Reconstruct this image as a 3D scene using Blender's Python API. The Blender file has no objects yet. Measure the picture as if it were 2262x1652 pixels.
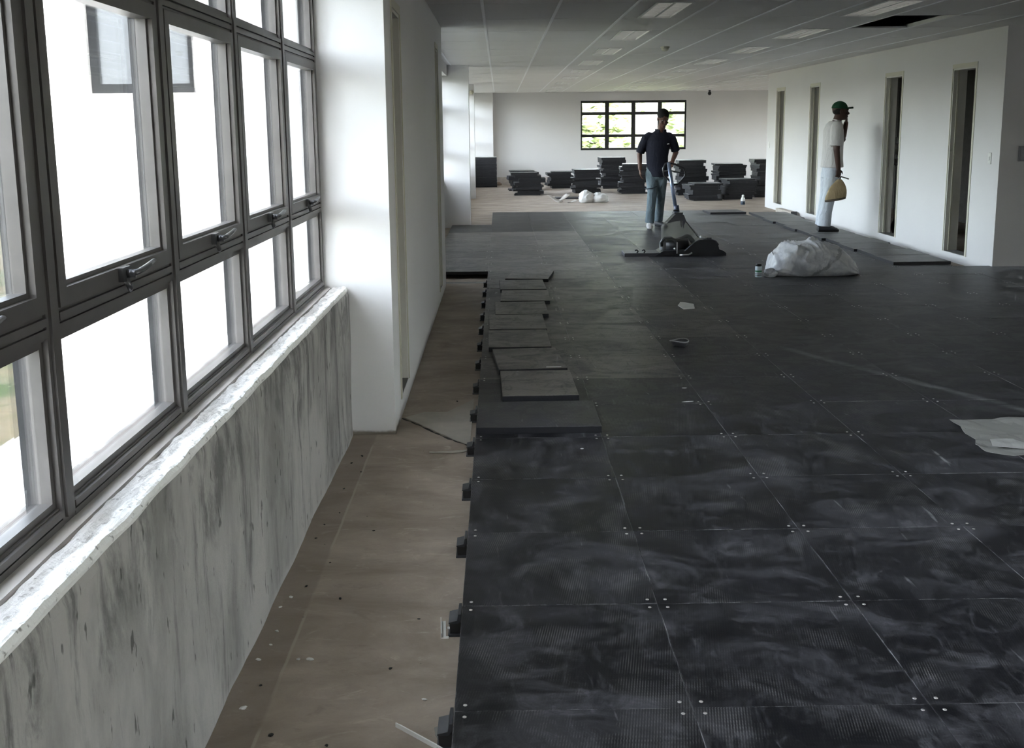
import bpy, bmesh, math, random
from mathutils import Vector, Matrix, noise

random.seed(7)
S = bpy.context.scene
COL = S.collection
PI = math.pi

# ------------------------------------------------------------------ camera
ZP = 0.075                      # top of the raised floor panels above the slab
FPX, PITCH, YAW, ROLL, HC = 2359.07, .1748, .0101, .0101, 1.442 + ZP
_F = Vector((math.sin(YAW) * math.cos(PITCH), math.cos(YAW) * math.cos(PITCH), -math.sin(PITCH)))
_R0 = Vector((math.cos(YAW), -math.sin(YAW), 0))
_D0 = _F.cross(_R0)
_R = _R0 * math.cos(ROLL) + _D0 * math.sin(ROLL)
_D = _D0 * math.cos(ROLL) - _R0 * math.sin(ROLL)
cam = bpy.data.cameras.new('camera')
cam.sensor_width = 36
cam.lens = FPX / 2262 * 36
cam.shift_y = (700 - 826) / 2262
cam.clip_end = 400
camo = bpy.data.objects.new('camera', cam)
COL.objects.link(camo)
mw = Matrix((( _R.x, -_D.x, -_F.x, 0), (_R.y, -_D.y, -_F.y, 0), (_R.z, -_D.z, -_F.z, HC), (0, 0, 0, 1)))
camo.matrix_world = mw
S.camera = camo

# ------------------------------------------------------------------ light
SUN_DIR = Vector((-0.16, 0.60, -0.78)).normalized()     # travel direction of the sunlight
world = bpy.data.worlds.new('world')
S.world = world
world.use_nodes = True
wn = world.node_tree
wn.nodes.clear()
_o = wn.nodes.new('ShaderNodeOutputWorld')
_b = wn.nodes.new('ShaderNodeBackground')
_s = wn.nodes.new('ShaderNodeTexSky')
_s.sky_type = 'NISHITA'
_s.sun_disc = False
_s.sun_elevation = math.radians(52)
_s.sun_rotation = math.radians(165)
_s.air_density = 1.0
_s.dust_density = 3.0
_s.ozone_density = 1.0
_b.inputs['Strength'].default_value = 0.55
_h = wn.nodes.new('ShaderNodeHueSaturation'); _h.inputs['Saturation'].default_value = 0.42     # hazy, whitish sky
wn.links.new(_s.outputs[0], _h.inputs['Color'])
wn.links.new(_h.outputs[0], _b.inputs[0])
wn.links.new(_b.outputs[0], _o.inputs[0])
sun = bpy.data.lights.new('sun', 'SUN')
sun.energy = 1.3
sun.angle = math.radians(0.6)
sun.color = (1.0, 0.95, 0.88)
suno = bpy.data.objects.new('sun', sun)
COL.objects.link(suno)
suno.rotation_euler = SUN_DIR.to_track_quat('-Z', 'Y').to_euler()

S.view_settings.view_transform = 'Standard'
S.view_settings.look = 'None'
S.view_settings.gamma = 1.0
S.view_settings.use_curve_mapping = False
S.view_settings.exposure = 3.5
S.cycles.use_denoising = True
S.cycles.max_bounces = 8
S.cycles.diffuse_bounces = 4
S.cycles.glossy_bounces = 3
S.cycles.adaptive_threshold = .05
S.cycles.transparent_max_bounces = 16
S.cycles.sample_clamp_indirect = 8.0

# ------------------------------------------------------------------ mesh builder
class MB:
    def __init__(s):
        s.v = []; s.f = []; s.sm = []
    def add(s, vs, fs, smooth=False):
        b = len(s.v)
        s.v += [tuple(x) for x in vs]
        for q in fs:
            s.f.append([b + i for i in q]); s.sm.append(smooth)
        return s
    def box(s, x0, x1, y0, y1, z0, z1):
        x0, x1 = min(x0, x1), max(x0, x1); y0, y1 = min(y0, y1), max(y0, y1); z0, z1 = min(z0, z1), max(z0, z1)
        return s.add([(x0,y0,z0),(x1,y0,z0),(x1,y1,z0),(x0,y1,z0),(x0,y0,z1),(x1,y0,z1),(x1,y1,z1),(x0,y1,z1)],
                     [(0,3,2,1),(4,5,6,7),(0,1,5,4),(1,2,6,5),(2,3,7,6),(3,0,4,7)])
    def cham(s, x0, x1, y0, y1, z0, z1, c):
        """box with chamfered upper edges"""
        return s.add([(x0,y0,z0),(x1,y0,z0),(x1,y1,z0),(x0,y1,z0),
                      (x0,y0,z1-c),(x1,y0,z1-c),(x1,y1,z1-c),(x0,y1,z1-c),
                      (x0+c,y0+c,z1),(x1-c,y0+c,z1),(x1-c,y1-c,z1),(x0+c,y1-c,z1)],
                     [(0,3,2,1),(8,9,10,11)] + [(i,(i+1)%4,4+(i+1)%4,4+i) for i in range(4)] + [(4+i,4+(i+1)%4,8+(i+1)%4,8+i) for i in range(4)])
    def prism(s, pts, axis, a, b):
        """extrude a 2-D outline (counter-clockwise) along an axis"""
        def P(u, v, w):
            return {'x': (w, u, v), 'y': (u, w, v), 'z': (u, v, w)}[axis]
        n = len(pts)
        vs = [P(u, v, a) for u, v in pts] + [P(u, v, b) for u, v in pts]
        fs = [tuple(range(n)), tuple(range(2*n-1, n-1, -1))] + [(i, n+i, n+(i+1) % n, (i+1) % n) for i in range(n)]
        return s.add(vs, fs)
    def rings(s, rings, cap=True, smooth=True):
        n = len(rings[0]); vs = [p for r in rings for p in r]
        fs = []
        for k in range(len(rings)-1):
            for i in range(n):
                j = (i+1) % n
                fs.append((k*n+i, k*n+j, (k+1)*n+j, (k+1)*n+i))
        if cap:
            fs.append(tuple(range(n-1, -1, -1))); m = (len(rings)-1)*n
            fs.append(tuple(range(m, m+n)))
        return s.add(vs, fs, smooth)
    def tube(s, path, rad, n=10, smooth=True, cap=True, flat=1.0):
        path = [Vector(p) for p in path]
        if not isinstance(rad, (list, tuple)): rad = [rad]*len(path)
        rs = []; up = None
        for i, p in enumerate(path):
            t = (path[min(i+1, len(path)-1)] - path[max(i-1, 0)]).normalized()
            if up is None:
                up = Vector((0,0,1)) if abs(t.z) < .9 else Vector((0,1,0))
            a = t.cross(up)
            if a.length < 1e-4: a = t.cross(Vector((1,0,0)))
            a.normalize(); b = a.cross(t).normalized(); up = b
            rs.append([tuple(p + (a*math.cos(2*PI*k/n) + b*flat*math.sin(2*PI*k/n))*rad[i]) for k in range(n)])
        return s.rings(rs, cap, smooth)
    def lathe(s, prof, c=(0,0,0), n=20, smooth=True):
        rs = [[(c[0]+r*math.cos(2*PI*k/n), c[1]+r*math.sin(2*PI*k/n), c[2]+z) for k in range(n)] for r, z in prof]
        return s.rings(rs, True, smooth)
    def ell(s, c, r, n=14, m=10, rot=None):
        rs = []
        for k in range(m+1):
            th = -PI/2 + PI*k/m; th = max(min(th, PI/2-.02), -PI/2+.02)
            ring = []
            for i in range(n):
                p = Vector((r[0]*math.cos(th)*math.cos(2*PI*i/n), r[1]*math.cos(th)*math.sin(2*PI*i/n), r[2]*math.sin(th)))
                if rot: p = rot @ p
                ring.append(tuple(p + Vector(c)))
            rs.append(ring)
        return s.rings(rs, True, True)
    def mesh(s, name):
        me = bpy.data.meshes.new(name)
        me.from_pydata(s.v, [], s.f)
        me.polygons.foreach_set('use_smooth', s.sm)
        me.update()
        bm = bmesh.new(); bm.from_mesh(me); bmesh.ops.recalc_face_normals(bm, faces=bm.faces); bm.to_mesh(me); bm.free()
        return me

def link(name, me, mat, parent=None, loc=(0,0,0), rz=0.0):
    if not isinstance(me, bpy.types.Mesh): me = me.mesh(name)
    o = bpy.data.objects.new(name, me)
    COL.objects.link(o)
    if mat is not None and not me.materials: me.materials.append(mat)
    o.location = loc
    if rz: o.rotation_euler = (0, 0, rz)
    if parent: o.parent = parent
    return o
def tag(o, label, cat, group=None):
    o['label'] = label; o['category'] = cat
    if group: o['group'] = group
    return o
def thing(name, label, cat, loc=(0,0,0), rz=0.0, group=None):
    o = bpy.data.objects.new(name, None); COL.objects.link(o)
    o.empty_display_size = .05
    o.location = loc; o.rotation_euler = (0,0,rz)
    return tag(o, label, cat, group)
def struct(name, me, mat, label=None, cat=None):
    o = link(name, me, mat)
    o['kind'] = 'structure'
    if label: tag(o, label, cat or name.split('_')[0])
    return o
def sempty(name, label, cat, loc=(0,0,0)):
    o = thing(name, label, cat, loc); o['kind'] = 'structure'
    return o

# ------------------------------------------------------------------ materials
def srgb(r, g, b):
    f = lambda c: (c/255/12.92) if c <= 10 else (((c/255)+.055)/1.055)**2.4
    return (f(r), f(g), f(b), 1)
class NT:
    """small helper over a node tree"""
    def __init__(s, name):
        s.m = bpy.data.materials.new(name); s.m.use_nodes = True
        s.t = s.m.node_tree; s.t.nodes.clear()
        s.out = s.n('ShaderNodeOutputMaterial')
        s._pos = None
    def n(s, kind, **kw):
        x = s.t.nodes.new(kind)
        for k, v in kw.items(): setattr(x, k, v)
        return x
    def l(s, a, b): s.t.links.new(a, b)
    def pos(s):
        if not s._pos: s._pos = s.n('ShaderNodeNewGeometry').outputs['Position']
        return s._pos
    def obj(s): return s.n('ShaderNodeTexCoord').outputs['Object']
    def map(s, vec, scale=(1,1,1), loc=(0,0,0), rot=(0,0,0)):
        m = s.n('ShaderNodeMapping')
        m.inputs['Scale'].default_value = scale; m.inputs['Location'].default_value = loc; m.inputs['Rotation'].default_value = rot
        s.l(vec, m.inputs['Vector']); return m.outputs[0]
    def noise(s, vec, scale, detail=4, rough=.55, dist=0.0):
        x = s.n('ShaderNodeTexNoise'); x.inputs['Scale'].default_value = scale
        x.inputs['Detail'].default_value = detail; x.inputs['Roughness'].default_value = rough; x.inputs['Distortion'].default_value = dist
        s.l(vec, x.inputs['Vector']); return x.outputs['Fac']
    def vor(s, vec, scale, feature='F1'):
        x = s.n('ShaderNodeTexVoronoi'); x.feature = feature; x.inputs['Scale'].default_value = scale
        s.l(vec, x.inputs['Vector']); return x.outputs['Distance']
    def ramp(s, fac, p0, p1, a=0.0, b=1.0):
        x = s.n('ShaderNodeMapRange'); x.inputs['From Min'].default_value = p0; x.inputs['From Max'].default_value = p1
        x.inputs['To Min'].default_value = a; x.inputs['To Max'].default_value = b
        s.l(fac, x.inputs['Value']); return x.outputs[0]
    def math(s, op, a, b=None):
        x = s.n('ShaderNodeMath', operation=op)
        for i, q in enumerate((a, b)):
            if q is None: continue
            if isinstance(q, (int, float)): x.inputs[i].default_value = q
            else: s.l(q, x.inputs[i])
        return x.outputs[0]
    def mix(s, fac, a, b, blend='MIX'):
        x = s.n('ShaderNodeMix', data_type='RGBA', blend_type=blend)
        for i, q in ((0, fac), (6, a), (7, b)):
            if isinstance(q, (int, float)): x.inputs[i].default_value = q
            elif isinstance(q, tuple): x.inputs[i].default_value = q
            else: s.l(q, x.inputs[i])
        return x.outputs[2]
    def sep(s, vec):
        x = s.n('ShaderNodeSeparateXYZ'); s.l(vec, x.inputs[0]); return x.outputs
    def bump(s, h, strength=.3, dist=.01):
        x = s.n('ShaderNodeBump'); x.inputs['Strength'].default_value = strength; x.inputs['Distance'].default_value = dist
        s.l(h, x.inputs['Height']); return x.outputs[0]
    def bsdf(s, color, rough=.5, metal=0.0, spec=.5, normal=None, **kw):
        b = s.n('ShaderNodeBsdfPrincipled')
        for k, q in (('Base Color', color), ('Roughness', rough), ('Metallic', metal), ('Specular IOR Level', spec)):
            if isinstance(q, (int, float, tuple)): b.inputs[k].default_value = q
            else: s.l(q, b.inputs[k])
        for k, v in kw.items(): b.inputs[k.replace('_', ' ')].default_value = v
        if normal: s.l(normal, b.inputs['Normal'])
        return b
    def done(s, sh):
        s.l(sh.outputs[0] if hasattr(sh, 'outputs') else sh, s.out.inputs[0]); return s.m

def plain(name, col, rough=.5, metal=0.0, spec=.5, var=.12, scale=14, bump=0.0):
    t = NT(name)
    c0 = tuple(max(0, x*(1-var)) for x in col[:3]) + (1,)
    c1 = tuple(min(1, x*(1+var)) for x in col[:3]) + (1,)
    nz = t.noise(t.obj(), scale, 4)
    c = t.mix(t.ramp(nz, .3, .7), c0, c1)
    nrm = t.bump(nz, bump, .01) if bump else None
    return t.done(t.bsdf(c, rough, metal, spec, nrm))

M = {}
def paint(name, col, dirt=.10, streak=0.0, base_dirt=None):
    t = NT(name); p = t.pos()
    big = t.noise(p, .7, 3); fine = t.noise(p, 40, 3)
    c = t.mix(t.ramp(big, .3, .75), tuple(x*(1-dirt) for x in col[:3]) + (1,), col)
    if base_dirt:
        z = t.sep(p)[2]; e = t.math('ADD', z, t.math('MULTIPLY', t.noise(p, 9, 5), .05))
        c = t.mix(t.ramp(e, base_dirt, base_dirt - .012), c, (.28, .25, .21, 1))
    return t.done(t.bsdf(c, .62, 0, .35, t.bump(fine, .08, .004)))
M['white'] = paint('white_paint', (.70, .69, .69, 1), .06)
M['white_base'] = paint('white_paint_chipped_base', (.76, .75, .75, 1), .05, base_dirt=.052)
M['ext_white'] = paint('exterior_white_render', (.86, .85, .83, 1), .05)
M['tile'] = paint('ceiling_tile_white', (.76, .745, .73, 1), .08)
M['runner'] = plain('grid_white_metal', (.88, .88, .89, 1), .4, 0, .5, .03)
M['void'] = plain('dark_ceiling_void', (.03, .03, .03, 1), .9)
M['tan'] = plain('tan_door_lining', (.64, .62, .565, 1), .5, 0, .4, .05, 3)
M['cream'] = plain('cream_frame', (.58, .56, .46, 1), .45, 0, .4, .04, 3)
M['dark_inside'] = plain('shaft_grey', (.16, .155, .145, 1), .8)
M['frame'] = plain('charcoal_aluminium', (.118, .110, .107, 1), .42, .35, .5, .10, 9)
M['frame_b'] = plain('black_aluminium', (.03, .03, .032, 1), .45, .2, .5, .1, 9)
M['louvre'] = plain('louvre_aluminium', (.82, .82, .80, 1), .45, .25, .5, .03)
M['frame_out'] = plain('outer_frame_darkened_for_daylight', (.014, .015, .018, 1), .6, 0, .25, .3, 60)  # frame tone darkened here to offset the overexposed daylight outside
M['metal'] = plain('bright_metal', (.70, .70, .70, 1), .28, 1, .5, .05)
M['handle'] = plain('handle_grey', (.085, .085, .088, 1), .3, .6, .5, .1)
M['plastic_w'] = plain('white_plastic', (.75, .75, .73, 1), .4, 0, .5, .03)
M['blackplastic'] = plain('black_plastic', (.018, .018, .02, 1), .38, 0, .5, .15)
M['darkgrey'] = plain('dark_grey_plastic', (.05, .05, .055, 1), .4)
M['bluegrey'] = plain('blue_grey_tube', (.25, .30, .42, 1), .3, .7)

def dusty_glass():
    t = NT('window_glass')
    tr = t.n('ShaderNodeBsdfTransparent'); tr.inputs[0].default_value = (.95, .97, .96, 1)
    gl = t.n('ShaderNodeBsdfGlossy'); gl.inputs['Roughness'].default_value = .01
    df = t.n('ShaderNodeBsdfDiffuse'); df.inputs[0].default_value = (.7, .7, .7, 1)
    fr = t.n('ShaderNodeFresnel'); fr.inputs[0].default_value = 1.45
    m1 = t.n('ShaderNodeMixShader'); m2 = t.n('ShaderNodeMixShader')
    t.l(t.math('MULTIPLY', fr.outputs[0], .8), m1.inputs[0]); t.l(tr.outputs[0], m1.inputs[1]); t.l(gl.outputs[0], m1.inputs[2])
    d = t.ramp(t.noise(t.pos(), 3.5, 8, .7), .45, .8, .004, .026)
    t.l(d, m2.inputs[0]); t.l(m1.outputs[0], m2.inputs[1]); t.l(df.outputs[0], m2.inputs[2])
    return t.done(m2)
M['glass'] = dusty_glass()
def frosted():
    t = NT('frosted_pane')
    return t.done(t.bsdf((.115, .125, .140, 1), .3, 0, .3))
M['frosted'] = frosted()

def plaster():
    t = NT('bare_plaster'); p = t.pos()
    z = t.sep(p)[2]
    streak = t.noise(t.map(p, (9, 11, 1.5)), 1.0, 8, .70, .25)
    blot = t.noise(t.map(p, (2.2, 3.2, 1.5)), 1.0, 6, .65, .25)
    spot = t.noise(t.map(p, (30, 34, 13)), 1.0, 3, .5)
    fine = t.noise(p, 120, 4)
    c = t.mix(t.ramp(blot, .38, .60), (.26, .249, .236, 1), (.44, .42, .398, 1))
    c = t.mix(t.ramp(streak, .55, .64, 0, .80), c, (.145, .142, .138, 1))
    up = t.math('ADD', z, t.math('MULTIPLY', t.math('SUBTRACT', blot, .5), .9))
    band = t.math('MULTIPLY', t.ramp(up, .50, .62), t.ramp(t.noise(t.map(p, (6, 8, 3.0)), 1.0, 7, .7, .4), .46, .60))
    c = t.mix(t.math('MULTIPLY', band, .85), c, (.145, .142, .138, 1))
    c = t.mix(t.ramp(spot, .66, .71, 0, .8), c, (.07, .068, .065, 1))
    c = t.mix(t.ramp(t.math('ADD', z, t.math('MULTIPLY', spot, .03)), .045, .018, 0, .5), c, (.5, .48, .47, 1))
    h = t.math('ADD', t.math('MULTIPLY', fine, .3), t.math('ADD', t.math('MULTIPLY', blot, 1.5), t.math('MULTIPLY', spot, .5)))
    return t.done(t.bsdf(c, .82, 0, .25, t.bump(h, .35, .012)))
M['plaster'] = plaster()
def sill_top():
    t = NT('crusted_sill_plaster'); p = t.pos()
    x = t.sep(p)[0]
    n1 = t.noise(t.map(p, (20, 9, 20)), 1, 6, .65, .6); n2 = t.noise(p, 55, 4)
    edge = t.math('ADD', x, t.math('MULTIPLY', t.math('SUBTRACT', n1, .5), .09))
    c = t.mix(t.ramp(edge, -.795, -.782), (.58, .56, .54, 1), (.88, .87, .85, 1))
    c = t.mix(t.ramp(n2, .61, .70, 0, .75), c, (.20, .18, .17, 1))
    h = t.math('ADD', n1, t.math('MULTIPLY', n2, .5))
    return t.done(t.bsdf(c, .85, 0, .2, t.bump(h, .6, .012)))
M['sill_top'] = sill_top()

def slab():
    t = NT('screed_floor'); p = t.pos()
    xyz = t.sep(p)
    n1 = t.noise(t.map(p, (2.0, 3.6, 1)), 1, 8, .66, .5); n2 = t.noise(t.map(p, (7, 14, 1)), 1, 8, .70, .8); n3 = t.noise(p, 90, 3)
    c = t.mix(t.ramp(n1, .34, .66), (.285, .235, .190, 1), (.455, .385, .322, 1))
    c = t.mix(t.ramp(n2, .58, .75, 0, .65), c, (.64, .57, .49, 1))
    c = t.mix(t.ramp(n2, .42, .28, 0, .55), c, (.25, .205, .17, 1))
    c = t.mix(t.math('MULTIPLY', t.ramp(xyz[0], -.630, -.640), t.ramp(xyz[1], 5.3, 5.2, 0, .42)), c, (.225, .182, .155, 1))
    ln = t.math('ABSOLUTE', t.math('ADD', xyz[0], t.math('ADD', .635, t.math('MULTIPLY', t.math('SUBTRACT', n1, .5), .012))))
    brk = t.ramp(t.noise(t.map(p, (0, 1.6, 0)), 1, 3), .42, .5)
    c = t.mix(t.math('MULTIPLY', t.math('MULTIPLY', t.ramp(ln, .006, .003), brk), t.ramp(xyz[1], 5.3, 5.2, 0, .6)), c, (.50, .45, .38, 1))
    c = t.mix(t.ramp(t.vor(t.map(p, (9, 11, 1)), 1.0), .035, .02, 0, .85), c, (.05, .045, .04, 1))
    h = t.math('ADD', n2, t.math('MULTIPLY', n3, .3))
    return t.done(t.bsdf(c, .72, 0, .3, t.bump(h, .25, .01)))
M['slab'] = slab()
M['patch'] = plain('pale_screed_patch', (.44, .41, .36, 1), .75, 0, .3, .15, 5, .2)

def panel():
    t = NT('black_floor_panel'); p = t.pos()
    oi = t.n('ShaderNodeObjectInfo')
    xyz = t.sep(p)
    # each panel has its own wear: shift the pattern by the panel's random number
    off = t.n('ShaderNodeCombineXYZ'); t.l(t.math('MULTIPLY', oi.outputs['Random'], 37.0), off.inputs[0]); t.l(t.math('MULTIPLY', oi.outputs['Random'], 71.0), off.inputs[1])
    va = t.n('ShaderNodeVectorMath', operation='ADD'); t.l(p, va.inputs[0]); t.l(off.outputs[0], va.inputs[1]); pl = va.outputs[0]
    per = .0072
    sx = t.math('SINE', t.math('MULTIPLY', t.math('ADD', xyz[0], t.math('MULTIPLY', xyz[1], .5)), 2*PI/per))
    sy = t.math('SINE', t.math('MULTIPLY', xyz[1], 2*PI/(per*1.5)))
    dots = t.ramp(t.math('MULTIPLY', sx, sy), .25, .75)
    d1 = t.noise(t.map(p, (1.7, 2.6, 1)), 1.3, 9, .70, .9)                     # trodden dust across panels
    d2 = t.noise(t.map(pl, (4.5, 6.0, 1), rot=(0, 0, .35)), 1.1, 9, .74, 1.0)   # wipe marks on each panel
    d3 = t.noise(t.map(pl, (2.3, 2.0, 1)), 1.6, 6, .66, .6)
    d4 = t.noise(t.map(pl, (13, 4.2, 1), rot=(0, 0, -.6)), 1.0, 7, .74, 1.4)
    w = t.sep(oi.outputs['Color'])[0]
    base = t.mix(oi.outputs['Random'], (.004, .004, .0055, 1), (.009, .009, .0115, 1))
    base = t.mix(w, base, (.150, .135, .120, 1))
    dust = t.math('ADD', t.ramp(d1, .48, .60, 0, .62), t.math('ADD', t.ramp(d2, .52, .64, 0, .85), t.ramp(d4, .55, .64, 0, .60)))
    c = t.mix(t.math('MULTIPLY', dust, .66), base, (.078, .076, .084, 1))
    dl = t.math('MULTIPLY', dots, t.math('ADD', t.math('MULTIPLY', t.ramp(d3, .52, .66), .58), t.math('MULTIPLY', w, .25)))
    c = t.mix(dl, c, (.30, .295, .29, 1))  # pale dots: dust on the emboss, with their glints painted in
    streak = t.noise(t.map(pl, (30, 4, 1), rot=(0, 0, .9)), 1.0, 3, .5, .5)
    c = t.mix(t.math('MULTIPLY', t.ramp(streak, .68, .76), t.ramp(d1, .45, .6, 0, .5)), c, (.30, .30, .31, 1))
    oc = t.sep(t.obj()); rim = t.math('MAXIMUM', t.math('ABSOLUTE', oc[0]), t.math('ABSOLUTE', oc[1]))
    c = t.mix(t.math('MULTIPLY', t.ramp(rim, .2966, .2982), t.ramp(d4, .46, .62, 0, .70)), c, (.24, .24, .24, 1))
    # long pale drag mark across the right half of the floor
    lx = t.math('SUBTRACT', xyz[1], t.math('ADD', 6.743, t.math('MULTIPLY', t.math('SUBTRACT', xyz[0], 1.908), -1.96)))
    lx = t.math('ADD', lx, t.math('MULTIPLY', t.math('SUBTRACT', d3, .5), .22))
    c = t.mix(t.math('MULTIPLY', t.ramp(t.math('ABSOLUTE', lx), .11, .03), t.math('MULTIPLY', t.ramp(xyz[0], 1.78, 1.92), t.ramp(d2, .40, .58, .08, .42))), c, (.26, .27, .27, 1))
    r = t.ramp(dust, 0, 1, .42, .66)
    b = t.bsdf(c, r, 0, .24, t.bump(dots, .16, .002), Sheen_Roughness=.10)
    t.l(t.ramp(dust, 0, 1.0, .10, .85), b.inputs['Sheen Weight'])      # settled dust brightens towards grazing view
    return t.done(b)
M['panel'] = panel()
M['panel_edge'] = plain('panel_underside', (.012, .012, .016, 1), .5)
M['steel_dark'] = plain('galvanised_dark', (.07, .075, .085, 1), .4, .6)
# ------------------------------------------------------------------ the setting
ZC = 2.465          # ceiling tile underside
ZD = 3.05           # deck above
YB = 29.5           # back wall
XL = -0.755         # plaster sill wall, room face
XR = 5.03           # right partition, room face
XCORE = -0.54       # left core wall, room face
FLOORZ = -2.6       # ground outside

floor = struct('floor', MB().box(-1.05, 10.2, -4.2, YB + .3, -.25, 0), M['slab'], 'bare brown-grey screed slab under the raised black panels', 'floor')

def wall(name, axis, a0, a1, u0, u1, z0, z1, holes, mat, label):
    """wall slab from a0 to a1 along its thickness axis, from u0 to u1 along its length, with rectangular holes (u0,u1,z0,z1)"""
    mb = MB()
    us = sorted({u0, u1} | {h[0] for h in holes} | {h[1] for h in holes})
    zs = sorted({z0, z1} | {h[2] for h in holes} | {h[3] for h in holes})
    us = [u for u in us if u0 <= u <= u1]; zs = [z for z in zs if z0 <= z <= z1]
    for i in range(len(us)-1):
        for j in range(len(zs)-1):
            um, zm = (us[i]+us[i+1])/2, (zs[j]+zs[j+1])/2
            if any(h[0] < um < h[1] and h[2] < zm < h[3] for h in holes): continue
            if axis == 'x': mb.box(a0, a1, us[i], us[i+1], zs[j], zs[j+1])
            else: mb.box(us[i], us[i+1], a0, a1, zs[j], zs[j+1])
    me = mb.mesh(name)
    bm = bmesh.new(); bm.from_mesh(me)
    bmesh.ops.remove_doubles(bm, verts=bm.verts, dist=1e-5)
    # drop the inner faces between abutting cells
    seen = {}
    for f in bm.faces:
        k = tuple(round(c, 4) for c in f.calc_center_median()); seen.setdefault(k, []).append(f)
    bmesh.ops.delete(bm, geom=[f for v in seen.values() if len(v) > 1 for f in v], context='FACES')
    bmesh.ops.recalc_face_normals(bm, faces=bm.faces)
    bm.to_mesh(me); bm.free()
    return struct(name, me, mat, label, 'wall')

# near window bay, sill wall of raw plaster
def rough_sill():
    mb = MB()
    ys = [-3.0 + .05*i for i in range(int(8.22/.05)+1)]; ys[-1] = 5.22
    zs = [0, .05, .12, .2, .3, .4, .5, .58, .64, .69, .715]
    rows = []
    for y in ys:
        r = []
        for z in zs:
            d = (noise.noise((y*2.3, z*2.6, 1.7))*.008 + noise.noise((y*9, z*7, 4.1))*.003)
            r.append((XL + d, y, z))
        e = noise.noise((y*6, 0, 8))*.004
        r.append((XL - .004 + e, y, .738 + e)); r.append((XL - .016 + e, y, .748 + e))
        rows.append(r + [(-1.02, y, .735), (-1.02, y, 0)])
    n = len(rows[0])
    vs = [p for r in rows for p in r]; fs = []
    for i in range(len(rows)-1):
        for j in range(n-1):
            fs.append((i*n+j, (i+1)*n+j, (i+1)*n+j+1, i*n+j+1))
    fs.append(tuple(range(n))); fs.append(tuple((len(rows)-1)*n + j for j in range(n-1, -1, -1)))
    mb.add(vs, fs, False)
    return mb
wall_left = struct('wall_left', rough_sill(), M['plaster'], 'streaked grey bare plaster sill wall below the near windows', 'wall')
def sill_crust():
    mb = MB(); rows = []
    ys = [-3.0 + .0125*i for i in range(int(8.22/.0125)+1)]; ys[-1] = 5.219
    for y in ys:
        inner = -.824 + noise.noise((y*5, 3, 0))*.008 + noise.noise((y*17, 1, 5))*.004
        outer = XL + .001 + noise.noise((y*6, 0, 8))*.005
        r = []
        for k in range(13):
            u = k/12; x = inner + (outer-inner)*u
            z = .757 + noise.noise((x*40, y*16, 2))*.005 + noise.noise((x*90, y*60, 7))*.002
            if k == 12: z -= .012 + .006*noise.noise((y*14, 2, 2))
            if k == 11: z -= .002
            r.append((x, y, z))
        r = [(inner, y, .736)] + r + [(outer - .002, y, .735)]
        rows.append(r)
    n = len(rows[0]); vs = [p for r in rows for p in r]; fs = []
    for i in range(len(rows)-1):
        for j in range(n-1): fs.append((i*n+j, (i+1)*n+j, (i+1)*n+j+1, i*n+j+1))
        fs.append((i*n+n-1, (i+1)*n+n-1, (i+1)*n, i*n))
    fs.append(tuple(range(n))); fs.append(tuple((len(rows)-1)*n + j for j in range(n-1, -1, -1)))
    return mb.add(vs, fs, False)
link('sill_crust', sill_crust(), M['sill_top'], wall_left)
strip = MB().box(-.868, -.836, -3.0, 5.21, .736, .7545)
link('sill_strip', strip, plain('sill_strip_pale', (.60, .57, .55, 1), .35, 0, .5, .25, 2.5), wall_left)
link('sill_bedding', MB().box(-1.0, -.826, -3.0, 5.215, .7345, .7405), plain('sill_bedding_brown', (.11, .085, .075, 1), .8), wall_left)

# pier and wing wall at the end of the near bay (one wall, its outer half faces the yard)
WX0, WX1, WZ0, WZ1 = -1.955, -1.44, 1.70, 2.45
wall('wall_pier', 'y', 5.22, 5.46, -2.28, XCORE, -.0, ZD, [(WX0, WX1, WZ0, WZ1)], M['white_base'], 'bright white painted pier face at the end of the near windows')
# core wall with two slot openings
D1 = (5.575, 6.03, .10, 2.13); D2 = (9.36, 9.70, .10, 2.20)
wall('wall_core', 'x', -.69, XCORE, 5.46, 10.42, 0, ZD, [D1, D2], M['white'], 'pale wall with two tall slot openings behind the bright pier')
struct('wall_core_end', MB().box(-2.28, -.69, 10.27, 10.42, 0, ZD), M['white'], 'end wall of the left core beside the second window bay', 'wall')
struct('wall_core_outer', MB().box(-2.28, -2.13, 5.46, 10.27, 0, ZD), M['ext_white'], 'outer wall of the left core', 'wall')
struct('wall_core_inside', MB().box(-1.62, -1.55, 5.46, 10.27, 0, ZD), M['dark_inside'], 'dull inner partition of the left core', 'wall')

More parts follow.
